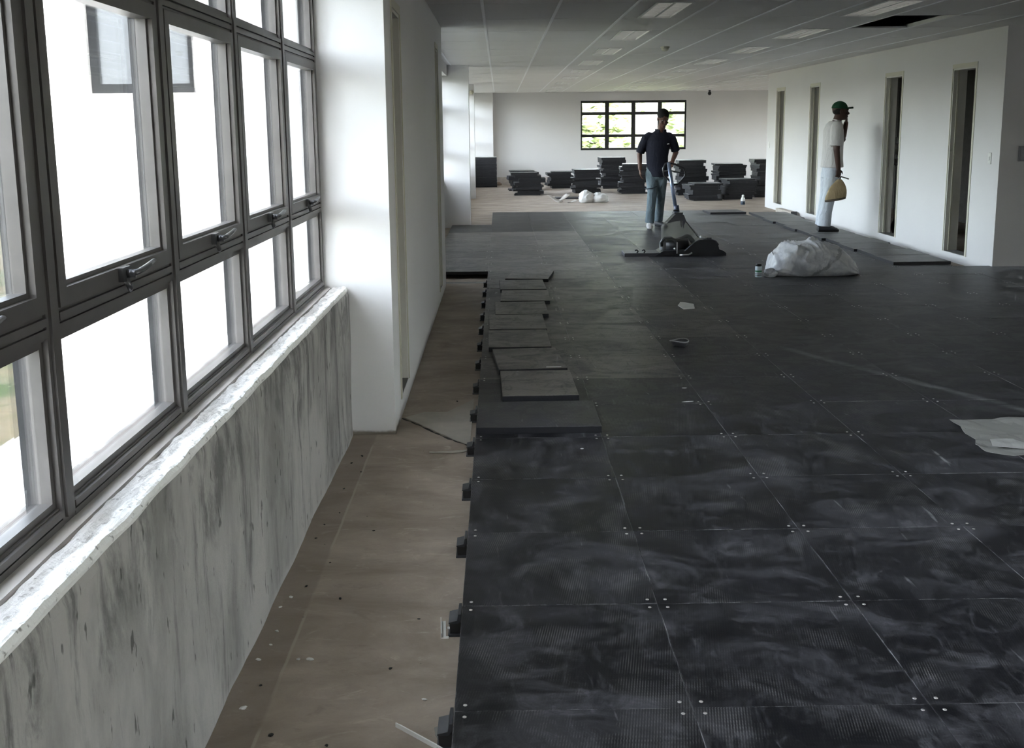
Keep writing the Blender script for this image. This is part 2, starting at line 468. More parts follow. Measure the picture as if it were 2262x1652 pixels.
def slot_lining(name, axis, face, depth, o, label, archi=True):
    """steel lining of a slot opening: jambs, head and threshold, with a thin architrave on the room face"""
    u0, u1, z0, z1 = o
    r = sempty(name, label, 'door', (face if axis == 'x' else (u0+u1)/2, (u0+u1)/2 if axis == 'x' else face, z0))
    rx, ry, rz = r.location
    def put(nm, a0, a1, b0, b1, c0, c1, m):
        link(nm, MB().box(a0-rx, a1-rx, b0-ry, b1-ry, c0-rz, c1-rz), m, r)
    d = depth; s = 1 if d > 0 else -1; e = .018
    f0, f1 = face, face + d
    put('jamb_lining', f0 + s*.002, f1, u1-e, u1-.001, z0, z1, M['tan'])
    put('jamb_lining', f0 + s*.002, f1, u0+.001, u0+e, z0, z1, M['tan'])
    put('head_lining', f0 + s*.002, f1, u0+e, u1-e, z1-e, z1-.001, M['tan'])
    put('door_stop', f0 + s*abs(d)*.30, f0 + s*abs(d)*.42, u1-e-.012, u1-e, z0, z1-e, M['cream'])
    put('door_stop', f0 + s*abs(d)*.30, f0 + s*abs(d)*.42, u0+e, u0+e+.012, z0, z1-e, M['cream'])
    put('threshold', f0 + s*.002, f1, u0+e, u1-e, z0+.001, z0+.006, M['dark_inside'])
    if archi:
        p = -s*.006
        put('architrave', f0+p, f0, u0-.035, u0+.004, z0, z1+.045, M['cream'])
        put('architrave', f0+p, f0, u0+.004, u1, z1, z1+.045, M['cream'])
        put('architrave', f0+p, f0, u1, u1+.012, z0, z1+.045, M['cream'])
    return r
slot_lining('door_1', 'x', XCORE, -.15, D1, 'tan-lined slot opening in the left wall nearest the pier')
slot_lining('door_2', 'x', XCORE, -.15, D2, 'narrow tan-lined slot opening at the far end of the left wall')

# right partition with four slots
RD = [(11.46, 12.04, .10, 2.115), (13.545, 14.13, .10, 2.125), (17.04, 17.53, .10, 2.13), (19.11, 19.65, .12, 2.14)]
wall('wall_right', 'x', XR, XR+.15, 10.80, 20.30, 0, ZD, RD, M['white'], 'long white partition with four tall slot openings on the right')
for i, o in enumerate(RD):
    slot_lining('door_%d' % (i+3), 'x', XR, .15, o, ['nearest tall slot opening in the right partition, dark inside', 'second tall slot opening, with white balls hanging inside it',
        'third slot opening, just behind the man in the green cap', 'farthest slot opening, at the far end of the right partition'][i])
struct('wall_right_return', MB().box(XR+.15, 8.6, 10.80, 10.95, 0, ZD), M['white'], 'shaded grey return wall at the right edge of the picture', 'wall')
struct('wall_right_far_return', MB().box(XR+.15, 8.6, 20.15, 20.30, 0, ZD), M['white'], 'far return wall of the right partition', 'wall')
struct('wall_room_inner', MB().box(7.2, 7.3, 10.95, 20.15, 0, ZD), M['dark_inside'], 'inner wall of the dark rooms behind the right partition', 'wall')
# bays two to four: piers, bulkheads, sill walls
PIERS = [(16.60, 16.92, -.46), (23.55, 23.87, -.535)]
for i, (y0, y1, x) in enumerate(PIERS):
    struct('wall_bay_pier_%d' % (i+1), MB().box(-1.05, x, y0, y1, 0, ZD), M['white'], ['white pier between the second and third window bays', 'shaded pier beyond, between the third and fourth window bays'][i], 'wall')
BAYS = [(10.42, 16.60), (16.92, 23.55), (23.87, YB-.25)]
for i, (y0, y1) in enumerate(BAYS):
    struct('wall_bay_sill_%d' % (i+1), MB().box(-1.05, -.86, y0, y1, 0, .72), M['white'], 'low sill wall of the %s window bay' % ['second', 'third', 'fourth'][i], 'wall')
    struct('wall_bay_bulkhead_%d' % (i+1), MB().box(-1.05, -.785, y0, y1, 2.31, ZD), M['white'], 'bulkhead above the %s window bay' % ['second', 'third', 'fourth'][i], 'wall')
struct('wall_near_bulkhead', MB().box(-1.05, -.785, -4.0, 5.22, 2.31, ZD), M['white'], 'bulkhead above the near windows', 'wall')
# back wall with its window, and the pilaster at its left end
BW = (2.222, 5.10, .905, 2.23)
wall('wall_back', 'y', YB, YB+.22, -1.05, 10.2, 0, ZD, [BW], M['white'], 'pale back wall with one wide window')
struct('wall_back_pilaster', MB().box(-1.05, -.165, YB-.25, YB, 0, ZD), M['white'], 'sunlit pilaster in the far left corner', 'wall')
struct('trim_1', MB().box(-.15, 1.35, YB-.02, YB, .0, .20), plain('bare_skirting', (.50, .45, .41, 1), .7), 'unpainted skirting strip at the foot of the back wall', 'trim')
# walls out of view that close the place
FRW = [(21.4, 24.4, .9, 2.25), (25.6, 28.6, .9, 2.25)]  # unseen windows, added to brighten the far end of the hall
wall('wall_far_right', 'x', 10.0, 10.2, 20.3, YB, 0, ZD, FRW, M['white'], 'far right outer wall')
struct('wall_far_right_step', MB().box(8.6, 10.2, 20.15, 20.30, 0, ZD), M['white'], 'step wall beyond the right rooms', 'wall')
NRW = [(-2.4, 2.2, .9, 2.25)]  # out-of-view window put in to light the left core wall
wall('wall_near_right', 'x', 8.6, 8.75, -4.2, 20.15, 0, ZD, NRW, M['white'], 'outer right wall of the near hall')
struct('wall_behind', MB().box(-1.05, 8.6, -4.2, -4.0, 0, ZD), M['white'], 'wall behind the viewpoint', 'wall')
struct('wall_near_left_end', MB().box(-1.05, -.755, -4.0, -3.0, 0, 2.31), M['white'], 'wall end beside the near windows', 'wall')
struct('roof_deck', MB().box(-1.05, 10.2, -4.2, YB+.22, ZD, ZD+.2).box(-2.28, -1.05, 5.22, 10.42, ZD, ZD+.2), M['void'], 'dark deck above the suspended ceiling', 'ceiling')

# ------------------------------------------------------------------ ceiling
ceiling = sempty('ceiling', 'suspended ceiling of pale rectangular tiles in rows', 'ceiling', (0, 0, ZC))
GX0, GY0 = -.12, 8.53
HOLE = (6, 1)       # missing tile, column and row
tile_m = MB().box(-.2925, .2925, -.5945, .5945, 0, .014).mesh('ceiling_tile'); tile_m.materials.append(M['tile'])
half_m = MB().box(-.0675, .0675, -.5945, .5945, 0, .014).mesh('ceiling_tile_strip'); half_m.materials.append(M['tile'])
LIGHTS = {(2, r) for r in range(0, 17, 2)} | {(5, r) for r in range(0, 17, 2)} | {(8, r) for r in range(10, 17, 2)}
NROW = 17
for c in range(-1, 13):
    for r in range(-1, NROW):
        cx, cy = GX0 + .6*c + .3, GY0 + 1.2*r + .6
        if (c, r) == HOLE: continue
        if cy > 10.4 and XR < cx < 8.6 and cy < 20.2: continue
        if (c, r) in LIGHTS:
            for s in (-1, 1):
                link('ceiling_tile', half_m, None, ceiling, (cx + s*.225, cy, 0))
        else:
            link('ceiling_tile', tile_m, None, ceiling, (cx, cy, 0))
for c in range(-1, 14):
    x = GX0 + .6*c
    segs = [(GY0-1.2, GY0+1.2*NROW)] if not (XR < x < 8.6) else [(GY0-1.2, 10.8), (20.3, GY0+1.2*NROW)]
    for a, b in segs:
        link('grid_runner', MB().box(x-.012, x+.012, a, min(b, YB), -.004, 0).box(x-.002, x+.002, a, min(b, YB), 0, .035), M['runner'], ceiling)
link('ceiling_margin', MB().box(-1.05, GX0-.612, 10.42, YB, 0, .014), M['tile'], ceiling)
link('ceiling_margin', MB().box(XCORE, GX0-.612, GY0-1.2, 10.42, 0, .014), M['tile'], ceiling)
link('ceiling_margin', MB().box(7.68, 10.0, 20.3, YB, 0, .014), M['tile'], ceiling)
link('ceiling_margin', MB().box(-.785, 8.6, -4.0, 5.22, 0, .014).box(XCORE, 8.6, 5.22, GY0-1.2, 0, .014), M['tile'], ceiling)
link('ceiling_margin', MB().box(7.68, 8.6, GY0-1.2, 10.8, 0, .014), M['tile'], ceiling)
link('ceiling_margin', MB().box(XR+.15, 8.6, 10.95, 20.15, .001, .013), M['tile'], ceiling)
link('ceiling_margin', MB().box(-.785, 8.6, GY0+1.2*NROW, YB, 0, .014), M['tile'], ceiling) if GY0+1.2*NROW < YB else None

# recessed louvre lights
def tube_mat():
    t = NT('dim_fluorescent_tube')
    e = t.n('ShaderNodeEmission'); e.inputs[0].default_value = (1, .97, .92, 1); e.inputs[1].default_value = .085
    return t.done(e)
M['tube_lit'] = tube_mat()
def build_light():
    t = thing('ceiling_light', 'x', 'light')
    tray = MB()
    w, l, h = .145, .585, .07
    tray.box(-w, -w+.006, -l, l, 0, h).box(w-.006, w, -l, l, 0, h).box(-w+.006, w-.006, -l, -l+.006, 0, h).box(-w+.006, w-.006, l-.006, l, 0, h).box(-w, w, -l, l, h, h+.004)
    link('housing', tray, M['plastic_w'], t)
    link('rim', MB().box(-w-.008, -w+.012, -l-.006, l+.006, -.005, 0).box(w-.012, w+.008, -l-.006, l+.006, -.005, 0).box(-w+.012, w-.012, -l-.006, -l+.014, -.005, 0).box(-w+.012, w-.012, l-.014, l+.006, -.005, 0), M['plastic_w'], t)
    sp = MB().prism([(-.012, .0), (.012, .0), (.004, .05), (-.004, .05)], 'y', -l+.02, l-.02)
    link('louvre_spine', sp, M['louvre'], t)
    bl = MB()
    for k in range(13):
        y = -l + .06 + k*(2*l-.12)/12
        for sx in (-1, 1):
            bl.prism([(y-.006, .004), (y+.006, .004), (y+.0015, .045), (y-.0015, .045)], 'x', sx*.014, sx*.130)
    link('louvre_blades', bl, M['louvre'], t)['kind'] = 'stuff'
    for sx in (-1, 1):
        link('tube', MB().tube([(sx*.07, -l+.03, .056), (sx*.07, l-.03, .056)], .0125, 10), M['tube_lit'], t)
    return t
def copy_tree(o, parent=None):
    c = o.copy(); COL.objects.link(c); c.parent = parent
    for ch in list(o.children): copy_tree(ch, c)
    return c
_l0 = build_light(); _first = True
_ord = ['nearest', 'second', 'third', 'fourth', 'fifth', 'sixth', 'seventh', 'eighth', 'ninth']
_cnt = {}
for (c, r) in sorted(LIGHTS):
    k = _cnt.get(c, 0); _cnt[c] = k + 1
    o = _l0 if _first else copy_tree(_l0)
    _first = False
    row = {2: 'the left row of ceiling lights', 5: 'the middle row of ceiling lights', 8: 'the right row beyond the partition'}[c]
    tag(o, 'recessed louvred light, %s from the viewer in %s' % (_ord[k], row), 'light', 'recessed louvred ceiling lights')
    o.location = (GX0 + .6*c + .3, GY0 + 1.2*r + .6, ZC)

# ------------------------------------------------------------------ windows
def window_unit(name, label, axis, plane, out, u0, u1, zlev, ncol, mframe, casement=True, handles=True, proud=.035, depth=.034, mw_=.06, first=True, us=None):
    """window in a wall. plane: room face of the frame, out: +1/-1 direction to the outside. zlev: list of transom bands [(z0,z1),...] from sill to head"""
    base = Vector((plane, u0, zlev[0][0])) if axis == 'x' else Vector((u0, plane, zlev[0][0]))
    r = sempty(name, label, 'window', base)
    def B(mb, a0, a1, b0, b1, c0, c1):
        if axis == 'x': mb.box(a0-base.x, a1-base.x, b0-base.y, b1-base.y, c0-base.z, c1-base.z)
        else: mb.box(b0-base.x, b1-base.x, a0-base.y, a1-base.y, c0-base.z, c1-base.z)
        return mb
    gp = plane + out*proud              # glass plane
    op = plane + out*(proud + depth)    # outer face
    zb, zt = zlev[0][0], zlev[-1][1]
    cs = us or [u0 + (u1-u0)*i/ncol for i in range(ncol+1)]
    h = mw_/2
    for i, c in enumerate(cs):
        a, b = (c-h, c+h)
        if i == 0: a = c
        if i == ncol: b = c
        m = B(MB(), plane, gp if out < 0 else op, a, b, zb, zt)
        if b - a > .05: B(m, plane - out*.006, plane, a+.012, b-.012, zb+.02, zt)
        link('mullion', m, mframe, r)
        if out < 0: link('outer_cap', B(MB(), gp, op, a-.004 if i else a, b+.004 if i < ncol else b, zb, zt), M['frame_out'], r)
    nz = len(zlev)
    for i in range(ncol):
        a, b = cs[i]+h, cs[i+1]-h
        if i == 0: a = cs[0] + .03
        if i == ncol-1: b = cs[-1] - .03
        for k in range(nz):
            m = B(MB(), plane + out*.006, gp + out*.006, a, b, zlev[k][0], zlev[k][1])
            zz = zlev[k][1] - zlev[k][0]
            B(m, plane - out*.001, plane + out*.006, a, b, zlev[k][0] + zz*.12, zlev[k][0] + zz*.46); B(m, plane - out*.003, plane + out*.006, a, b, zlev[k][0] + zz*.58, zlev[k][1] - zz*.10)
            link('transom', m, mframe, r)
        for k in range(nz-1):
            p0, p1 = zlev[k][1], zlev[k+1][0]
            mid = casement and k == 1
            if mid:
                sash = thing('sash', '', ''); del sash['label'], sash['category']
                sash.parent = r
                e = .036; g = .004
                s = MB()
                B(s, plane - out*.004, gp + out*.004, a+g, a+g+e, p0+g, p1-g)
                B(s, plane - out*.004, gp + out*.004, b-g-e, b-g, p0+g, p1-g)
                B(s, plane - out*.004, gp + out*.004, a+g+e, b-g-e, p0+g, p0+g+e)
                B(s, plane - out*.004, gp + out*.004, a+g+e, b-g-e, p1-g-e, p1-g)
                # glazing bead
                B(s, plane + out*.010, gp, a+g+e, a+g+e+.010, p0+g+e, p1-g-e)
                B(s, plane + out*.010, gp, b-g-e-.010, b-g-e, p0+g+e, p1-g-e)
                B(s, plane + out*.010, gp, a+g+e+.010, b-g-e-.010, p0+g+e, p0+g+e+.010)
                link('sash_frame', s, mframe, sash)
                link('pane', B(MB(), gp - out*.002, gp + out*.003, a+g+e-.004, b-g-e+.004, p0+g+e-.004, p1-g-e+.004), M['glass'], sash)
                if handles:
                    hy = (a+b)/2 - .01; hz = p0 + g + .020
                    hx = plane - out*.004
                    def Q(x, y, z): return (x-base.x, y-base.y, z-base.z)
                    hm = MB()
                    B(hm, hx, hx - out*.012, hy-.028, hy+.022, hz-.016, hz+.016)
                    hm.tube([Q(hx - out*.010, hy, hz), Q(hx - out*.030, hy, hz)], .010, 10)
                    hm.tube([Q(hx - out*.030, hy-.012, hz+.003), Q(hx - out*.034, hy+.02, hz+.004), Q(hx - out*.036, hy+.075, hz+.010), Q(hx - out*.034, hy+.125, hz+.016)], [.010, .009, .008, .006], 8, flat=.7)
                    hm.tube([Q(hx - out*.008, hy-.004, hz-.010), Q(hx - out*.014, hy+.004, hz-.034), Q(hx - out*.010, hy+.014, hz-.040)], [.008, .007, .005], 8)
                    link('handle', hm, M['handle'], sash)
            else:
                s = MB(); e = .014
                B(s, plane + out*.012, gp + out*.004, a, a+e, p0, p1); B(s, plane + out*.012, gp + out*.004, b-e, b, p0, p1)
                B(s, plane + out*.012, gp + out*.004, a+e, b-e, p0, p0+e); B(s, plane + out*.012, gp + out*.004, a+e, b-e, p1-e, p1)
                link('glazing_bead', s, mframe, r)
                link('pane', B(MB(), gp - out*.002, gp + out*.003, a+e-.003, b-e+.003, p0+e-.003, p1-e+.003), M['glass'], r)
    return r
ZL = [(.748, .790), (1.125, 1.175), (1.835, 1.880), (2.27, 2.31)]
PITCHW = .793
us = [5.215 - PITCHW*k for k in range(10, -1, -1)]
window_unit('window_1', 'charcoal framed window wall with top-hung sashes above the plaster sill', 'x', -.868, -1, us[0], 5.215, ZL, 10, M['frame'], us=us)
ZL2 = [(.72, .765), (1.12, 1.17), (1.835, 1.88), (2.27, 2.31)]
for i, (y0, y1) in enumerate(BAYS):
    window_unit('window_%d' % (i+2), 'window of the %s bay on the left' % ['second', 'third', 'fourth'][i], 'x', -.93, -1, y0, y1, ZL2, 7, M['frame'], handles=False)
ZLB = [(BW[2], BW[2]+.045), (1.262, 1.312), (1.862, 1.915), (BW[3]-.05, BW[3])]
window_unit('window_5', 'wide black framed window of twelve panes in the back wall', 'y', YB+.05, 1, BW[0], BW[1], ZLB, 4, M['frame_b'], casement=False, mw_=.085)
for i, o in enumerate(FRW):
    window_unit('window_%d' % (i+6), 'added unseen window in the far right outer wall', 'x', 10.06, 1, o[0], o[1], [(o[2], o[2]+.045), (1.26, 1.31), (1.86, 1.91), (o[3]-.05, o[3])], 4, M['frame_b'], casement=False)

for i, o in enumerate(NRW):
    window_unit('window_%d' % (i+9), 'added unseen window in the outer right wall of the near hall', 'x', 8.62, 1, o[0], o[1], [(o[2], o[2]+.045), (1.26, 1.31), (1.86, 1.91), (o[3]-.05, o[3])], 5, M['frame'], casement=False)

def portal(x, y, z, sx, sz, d):
    l = bpy.data.lights.new('window_portal', 'AREA'); l.shape = 'RECTANGLE'; l.size = sx; l.size_y = sz
    l.cycles.is_portal = True
    o = bpy.data.objects.new('window_portal', l); COL.objects.link(o); o.location = (x, y, z)
    o.rotation_euler = Vector(d).to_track_quat('-Z', 'Z' if abs(d[2]) < .9 else 'Y').to_euler()
portal(-1.06, 1.25, 1.53, 7.9, 1.55, (1, 0, 0))
for y0, y1 in BAYS: portal(-1.06, (y0+y1)/2, 1.52, y1-y0, 1.58, (1, 0, 0))
portal((BW[0]+BW[1])/2, YB+.24, 1.57, 2.87, 1.32, (0, -1, 0))
for o in NRW: portal(8.77, (o[0]+o[1])/2, 1.57, 4.6, 1.35, (-1, 0, 0))
for o in FRW: portal(10.22, (o[0]+o[1])/2, 1.57, 3.0, 1.35, (-1, 0, 0))

# ------------------------------------------------------------------ outside
def ground_mat():
    t = NT('dry_garden_ground'); p = t.pos()
    n1 = t.noise(p, .35, 5, .6, .8); n2 = t.noise(p, 3, 5)
    c = t.mix(t.ramp(n1, .40, .60), (.075, .062, .038, 1), (.022, .035, .010, 1))
    c = t.mix(t.ramp(n2, .45, .7, 0, .6), c, (.085, .075, .055, 1))
    return t.done(t.bsdf(c, .9, 0, .2))
struct('ground', MB().box(-90, 90, -60, 110, FLOORZ-.3, FLOORZ), ground_mat(), 'dry garden ground outside the windows', 'ground')
struct('path', MB().box(-2.2, -1.05, -6, 5.0, FLOORZ, FLOORZ+.06), plain('pale_paving', (.75, .73, .69, 1), .8), 'pale paved strip at the foot of the building', 'path')
# outer skin of the storey below and the window ledge
struct('wall_outer_base', MB().box(-1.25, -1.05, -4.2, 5.22, FLOORZ, .60).box(-1.25, -1.05, 10.42, YB, FLOORZ, .60).box(-2.28, -1.05, 5.22, 10.42, FLOORZ, -.001), M['ext_white'], 'white rendered outer wall below the windows', 'wall')
struct('trim_2', MB().box(-1.30, -1.0, -4.2, 5.215, .60, .715), M['ext_white'], 'white outer ledge below the near windows', 'trim')
for i, (y0, y1) in enumerate(BAYS):
    struct('trim_%d' % (i+3), MB().box(-1.30, -1.05, y0, y1, .60, .70), M['ext_white'], 'white outer ledge below the %s bay' % ['second', 'third', 'fourth'][i], 'trim')
# small window of the wing
wr = sempty('window_8', 'small frosted window in the white wing wall outside', 'window', (WX0, 5.27, WZ0))
e = .045
speck = NT('speckled_dark_frame'); _c = speck.mix(speck.ramp(speck.noise(speck.pos(), 160, 2), .66, .72), (.007, .008, .010, 1), (.06, .06, .06, 1))
M['speck'] = speck.done(speck.bsdf(_c, .6, 0, .15))
W, H = WX1-WX0, WZ1-WZ0
link('frame_stile', MB().box(0, e, .0, .05, 0, H), M['speck'], wr); link('frame_stile', MB().box(W-e, W, .0, .05, 0, H), M['speck'], wr)
link('frame_rail', MB().box(e, W-e, .0, .05, 0, e), M['speck'], wr); link('frame_rail', MB().box(e, W-e, .0, .05, H-e, H), M['speck'], wr)
link('pane', MB().box(e, W-e, .018, .024, e, H-e), M['frosted'], wr)

# greenery
def leaf_mat(name, c0, c1):
    t = NT(name)
    oi = t.n('ShaderNodeNewGeometry')
    c = t.mix(oi.outputs['Random Per Island'], c0, c1)
    d = t.n('ShaderNodeBsdfDiffuse'); tr = t.n('ShaderNodeBsdfTranslucent'); t.l(c, d.inputs[0]); t.l(c, tr.inputs[0])
    m = t.n('ShaderNodeMixShader'); m.inputs[0].default_value = .35; t.l(d.outputs[0], m.inputs[1]); t.l(tr.outputs[0], m.inputs[2])
    return t.done(m)
M['leaf'] = leaf_mat('tree_leaves', (.30, .36, .18, 1), (.70, .74, .50, 1))
M['leaf2'] = leaf_mat('bush_leaves', (.018, .028, .008, 1), (.06, .065, .028, 1))
M['bark'] = plain('bark', (.12, .09, .07, 1), .9, 0, .2, .3, 8)
def foliage(rng, blobs, n, size):
    mb = MB()
    for _ in range(n):
        (cx, cy, cz, r) = rng.choice(blobs)
        d = Vector((rng.gauss(0,1), rng.gauss(0,1), rng.gauss(0,1))).normalized() * r * (rng.random()**.4)
        p = Vector((cx, cy, cz)) + d
        q = Matrix.Rotation(rng.random()*6.3, 3, 'Z') @ Matrix.Rotation(rng.uniform(-1.2, 1.2), 3, 'X')
        s = size*rng.uniform(.6, 1.3)
        mb.add([p + q @ Vector(v) for v in ((-s*.5, 0, 0), (0, -s*.3, .1*s), (s*.6, 0, 0), (0, s*.3, .1*s))], [(0, 1, 2, 3)])
    return mb
rng = random.Random(11)
TREES = [(0.2, 39, 4.6, 'tree seen through the left panes of the back window'), (3.6, 44, 5.4, 'tall tree seen through the middle panes of the back window'), (6.4, 38, 4.4, 'tree seen through the right panes of the back window'),
         (9.5, 46, 5.6, 'broad tree outside, right of the back window'), (1.6, 52, 6.0, 'farthest tree outside the back window')]
for i, (x, y, hgt, lab) in enumerate(TREES):
    t = thing('tree', lab, 'tree', (x, y, FLOORZ), 0, 'trees beyond the back window')
    link('trunk', MB().tube([(0, 0, 0), (.1, 0, hgt*.35), (-.1, .1, hgt*.7)], [.22, .16, .09], 8), M['bark'], t)
    bl = [(rng.uniform(-1.9, 1.9), rng.uniform(-1.4, 1.4), hgt*rng.uniform(.25, 1.05), rng.uniform(.5, 1.1)) for _ in range(20)]
    link('crown', foliage(rng, bl, 3600, .46), M['leaf'], t)
BUSHES = [(-6.3, 9.4, .9), (-9.5, 13.2, 1.2), (-7.7, 11.0, .8), (-12, 18, 1.6), (-5.0, 6.9, .6), (-7.4, 8.0, .6), (-15, 24, 2.0), (-10.5, 15.5, 1.1), (-4.0, 5.2, .5), (-19, 30, 2.6), (-24, 38, 3.2), (-14, 20.5, 1.2)]
_bl = ['low bush', 'rounded bush', 'small bush']
for i, (x, y, r) in enumerate(BUSHES):
    t = thing('bush', 'dry green garden bush outside the leftmost panes, number %s away from the building' % (['first','second','third','fourth','fifth','sixth','seventh','eighth','ninth','tenth','eleventh','last'][sorted(BUSHES, reverse=True).index((x, y, r))]), 'bush', (x, y, FLOORZ), 0, 'garden bushes outside the near windows')
    bl = [(rng.uniform(-r, r)*.7, rng.uniform(-r, r)*.7, r*rng.uniform(.3, .9), r*rng.uniform(.3, .5)) for _ in range(9)]
    link('foliage', foliage(rng, bl, 900, .09 + .05*r), M['leaf2'], t)
    link('stem', MB().tube([(0, 0, 0), (.03, 0, r*.7)], [.05*r + .01, .02*r], 6), M['bark'], t)
# ------------------------------------------------------------------ raised floor panels
X0, Y0 = -.131, 2.473
TH = .032
def two_mats(me):
    me.materials.append(M['panel']); me.materials.append(M['panel_edge'])
    for p in me.polygons: p.material_index = 0 if p.normal.z > .5 else 1
pan_m = MB().cham(-.2996, .2996, -.2996, .2996, -TH, 0, .0011).mesh('floor_panel'); two_mats(pan_m)
prng = random.Random(5)
cells = []
for r in range(-3, 27):
    for c in range(-3, 14):
        x, y = X0 + .6*c + .3, Y0 + .6*r + .3
        if c < 0 and not (10.6 < y < 16.4 and c >= -1): continue
        if x > 4.72 and y > 10.7: continue
        if y < 10.7 and x > 1.9 + .62*y: continue
        if y > 17.4 and x > 4.3: continue
        cells.append((c, r, x, y))
cells.sort(key=lambda q: q[3])
screws = MB()
for c, r, x, y in cells:
    o = link('floor_panel', pan_m, None, floor, (x, y, ZP + prng.uniform(-.0008, .0008)))
    o.rotation_euler = (prng.uniform(-.001, .001), prng.uniform(-.001, .001), 0)
    w = 0.0
    if c <= 1 and 6 <= r <= 20: w = .60 + prng.uniform(-.2, .2)
    elif c == 2 and 8 <= r <= 15: w = .35
    o.color = (w, 0, 0, 1)
    if y < 13:
        for sx in (-1, 1):
            for sy in (-1, 1):
                screws.lathe([(.0055, 0), (.0055, .0008), (.004, .0016)], (x + sx*.2725, y + sy*.2725, ZP+.0005), 8)
sc = link('corner_screws', screws, plain('screw_heads', (.62, .60, .57, 1), .35, .8), floor); sc['kind'] = 'stuff'
# pedestals standing proud of the left edge of the panels
for k in range(0, 14):
    y = Y0 + .6*k + prng.uniform(-.012, .012)
    ped = bpy.data.objects.new('pedestal', None); COL.objects.link(ped); ped.parent = floor; ped.location = (X0, y, 0)
    link('base_plate', MB().box(-.042, .05, -.045, .045, 0, .006), M['steel_dark'], ped)
    link('post', MB().box(-.036, .03, -.034, .034, .006, .040), M['blackplastic'], ped)
    link('lip', MB().prism([(-.040, .040), (-.012, .040), (-.002, .052), (-.002, .070), (-.010, .070), (-.014, .050), (-.040, .044)], 'y', -.040, .040), M['steel_dark'], ped)
    link('post_slot', MB().box(-.0375, -.036, -.02, .02, .012, .034), M['steel_dark'], ped)
# steel edge of the cut row in front of the second bay
tray = link('edge_channel', MB().box(-.56, X0-.005, 10.585, 10.60, .0, .008).box(-.56, X0-.005, 10.535, 10.585, 0, .003), plain('zinc_channel', (.38, .38, .37, 1), .4, .4), floor)

def loose_panel(x, y, z, rz, label, group, rx=0, ry=0, weave=.0):
    o = link('access_panel', pan_m, None, None, (x, y, z + TH), rz)
    o.rotation_euler = (rx, ry, rz); o.color = (weave, 0, 0, 1)
    tag(o, label, 'panel', group)
    return o
# loose panels overlapping along the left edge
cut_m = MB().cham(-.205, .205, -.2992, .2992, -TH, 0, .0022).mesh('cut_panel'); two_mats(cut_m)
big_m = MB().cham(-.2992, .2992, -.245, .245, -TH, 0, .0022).mesh('front_panel'); two_mats(big_m)
LP = [(.286, 10.35, -.14, 'tilted loose cut panel farthest along the left edge row'),
      (.194, 9.69, .02, 'second farthest loose cut panel in the left edge row'),
      (.205, 9.04, -.02, 'third farthest loose cut panel in the left edge row'),
      (.156, 8.40, .01, 'fourth farthest loose cut panel in the left edge row'),
      (.114, 7.78, .015, 'loose cut panel with two pale spots on it in the left edge row'),
      (.117, 7.15, .01, 'loose cut panel third from the near end of the left edge row'),
      (.165, 6.50, .07, 'loose cut panel with a white mark on its near edge'),
      (.200, 5.85, .02, 'loose cut panel just behind the big dusty front one')]
for i, (x, y, a, lab) in enumerate(LP):
    up = link('access_panel', cut_m, None, None, (x, y, ZP + .002 + TH), a); up.color = (.9, 0, 0, 1)
    tag(up, lab, 'panel', 'loose panels along the left edge')
o = link('access_panel', big_m, None, None, (.175, 5.185, ZP + .002 + TH), .0); o.color = (.08, 0, 0, 1)
tag(o, 'big dusty loose panel at the near end of the left edge row', 'panel', 'loose panels along the left edge')
t = thing('sticker', 'small white sticker on the near edge of a loose cut panel', 'sticker', (.31, 6.235, ZP + .002 + TH))
link('label_face', MB().box(-.045, .045, -.008, .008, .0003, .0012), M['plastic_w'], t)
# white sticker on one of them
# row of loose panels along the right partition
RO = [(.0, 'nearest of the loose panels laid along the right partition'), (.02, 'second loose panel along the right partition'), (-.01, 'third loose panel along the right partition, behind the white bag'),
      (.03, 'fourth loose panel along the right partition'), (-.02, 'fifth loose panel along the right partition, just in front of the man in the cap'), (.0, 'loose panel under the feet of the man in the green cap'),
      (-.03, 'loose panel just beyond the man in the green cap, by the partition'), (.02, 'eighth loose panel along the right partition'), (-.02, 'ninth loose panel along the right partition'), (.03, 'tenth loose panel along the right partition'),
      (.04, 'farthest loose panel laid along the right partition')]
for i, (dx, lab) in enumerate(RO):
    loose_panel(4.385 + dx, 11.29 + .612*i, ZP + .002, prng.uniform(-.012, .012), lab, 'loose panels along the right partition', weave=.15)
loose_panel(3.78, 18.02, ZP + .002, .03, 'single loose panel by the far right end of the raised floor', 'loose panels along the right partition')

# ------------------------------------------------------------------ stacks of panels
ORD = ['topmost', 'second from top', 'third from top', 'fourth from top', 'fifth from top', 'sixth from top', 'seventh from top', 'eighth from top', 'ninth from top', 'tenth from top'] + ['%s from top' % w for w in ('eleventh', 'twelfth', 'thirteenth', 'fourteenth', 'fifteenth', 'sixteenth', 'seventeenth', 'eighteenth', 'nineteenth', 'twentieth', 'twenty-first', 'twenty-second', 'twenty-third', 'twenty-fourth', 'twenty-fifth', 'twenty-sixth', 'twenty-seventh')]
def stack(cx, cy, h, label, n=None, amp=.07, rz=0.0, seed=0, neat=False):
    g = random.Random(seed); t = .0335
    n = int(round(h/t)); k = 0; z = 0.0
    dx = 0
    while k < n:
        run = g.choice((1, 1, 2, 2, 3)) if not neat else n
        dx = g.uniform(-amp, amp) if not neat else 0
        dy = g.uniform(-amp, amp)*.4; a = rz + (g.uniform(-.09, .09) if not neat else 0)
        for _ in range(run):
            if k >= n: break
            o = link('access_panel', pan_m, None, None, (cx + dx + g.uniform(-.006, .006), cy + dy + g.uniform(-.006, .006), z + TH), a)
            o.color = (0.0, 0, 0, 1)
            tag(o, ORD[n-1-k] + ' ' + label, 'panel', 'panels stacked at the far end')
            z += TH + .0004; k += 1
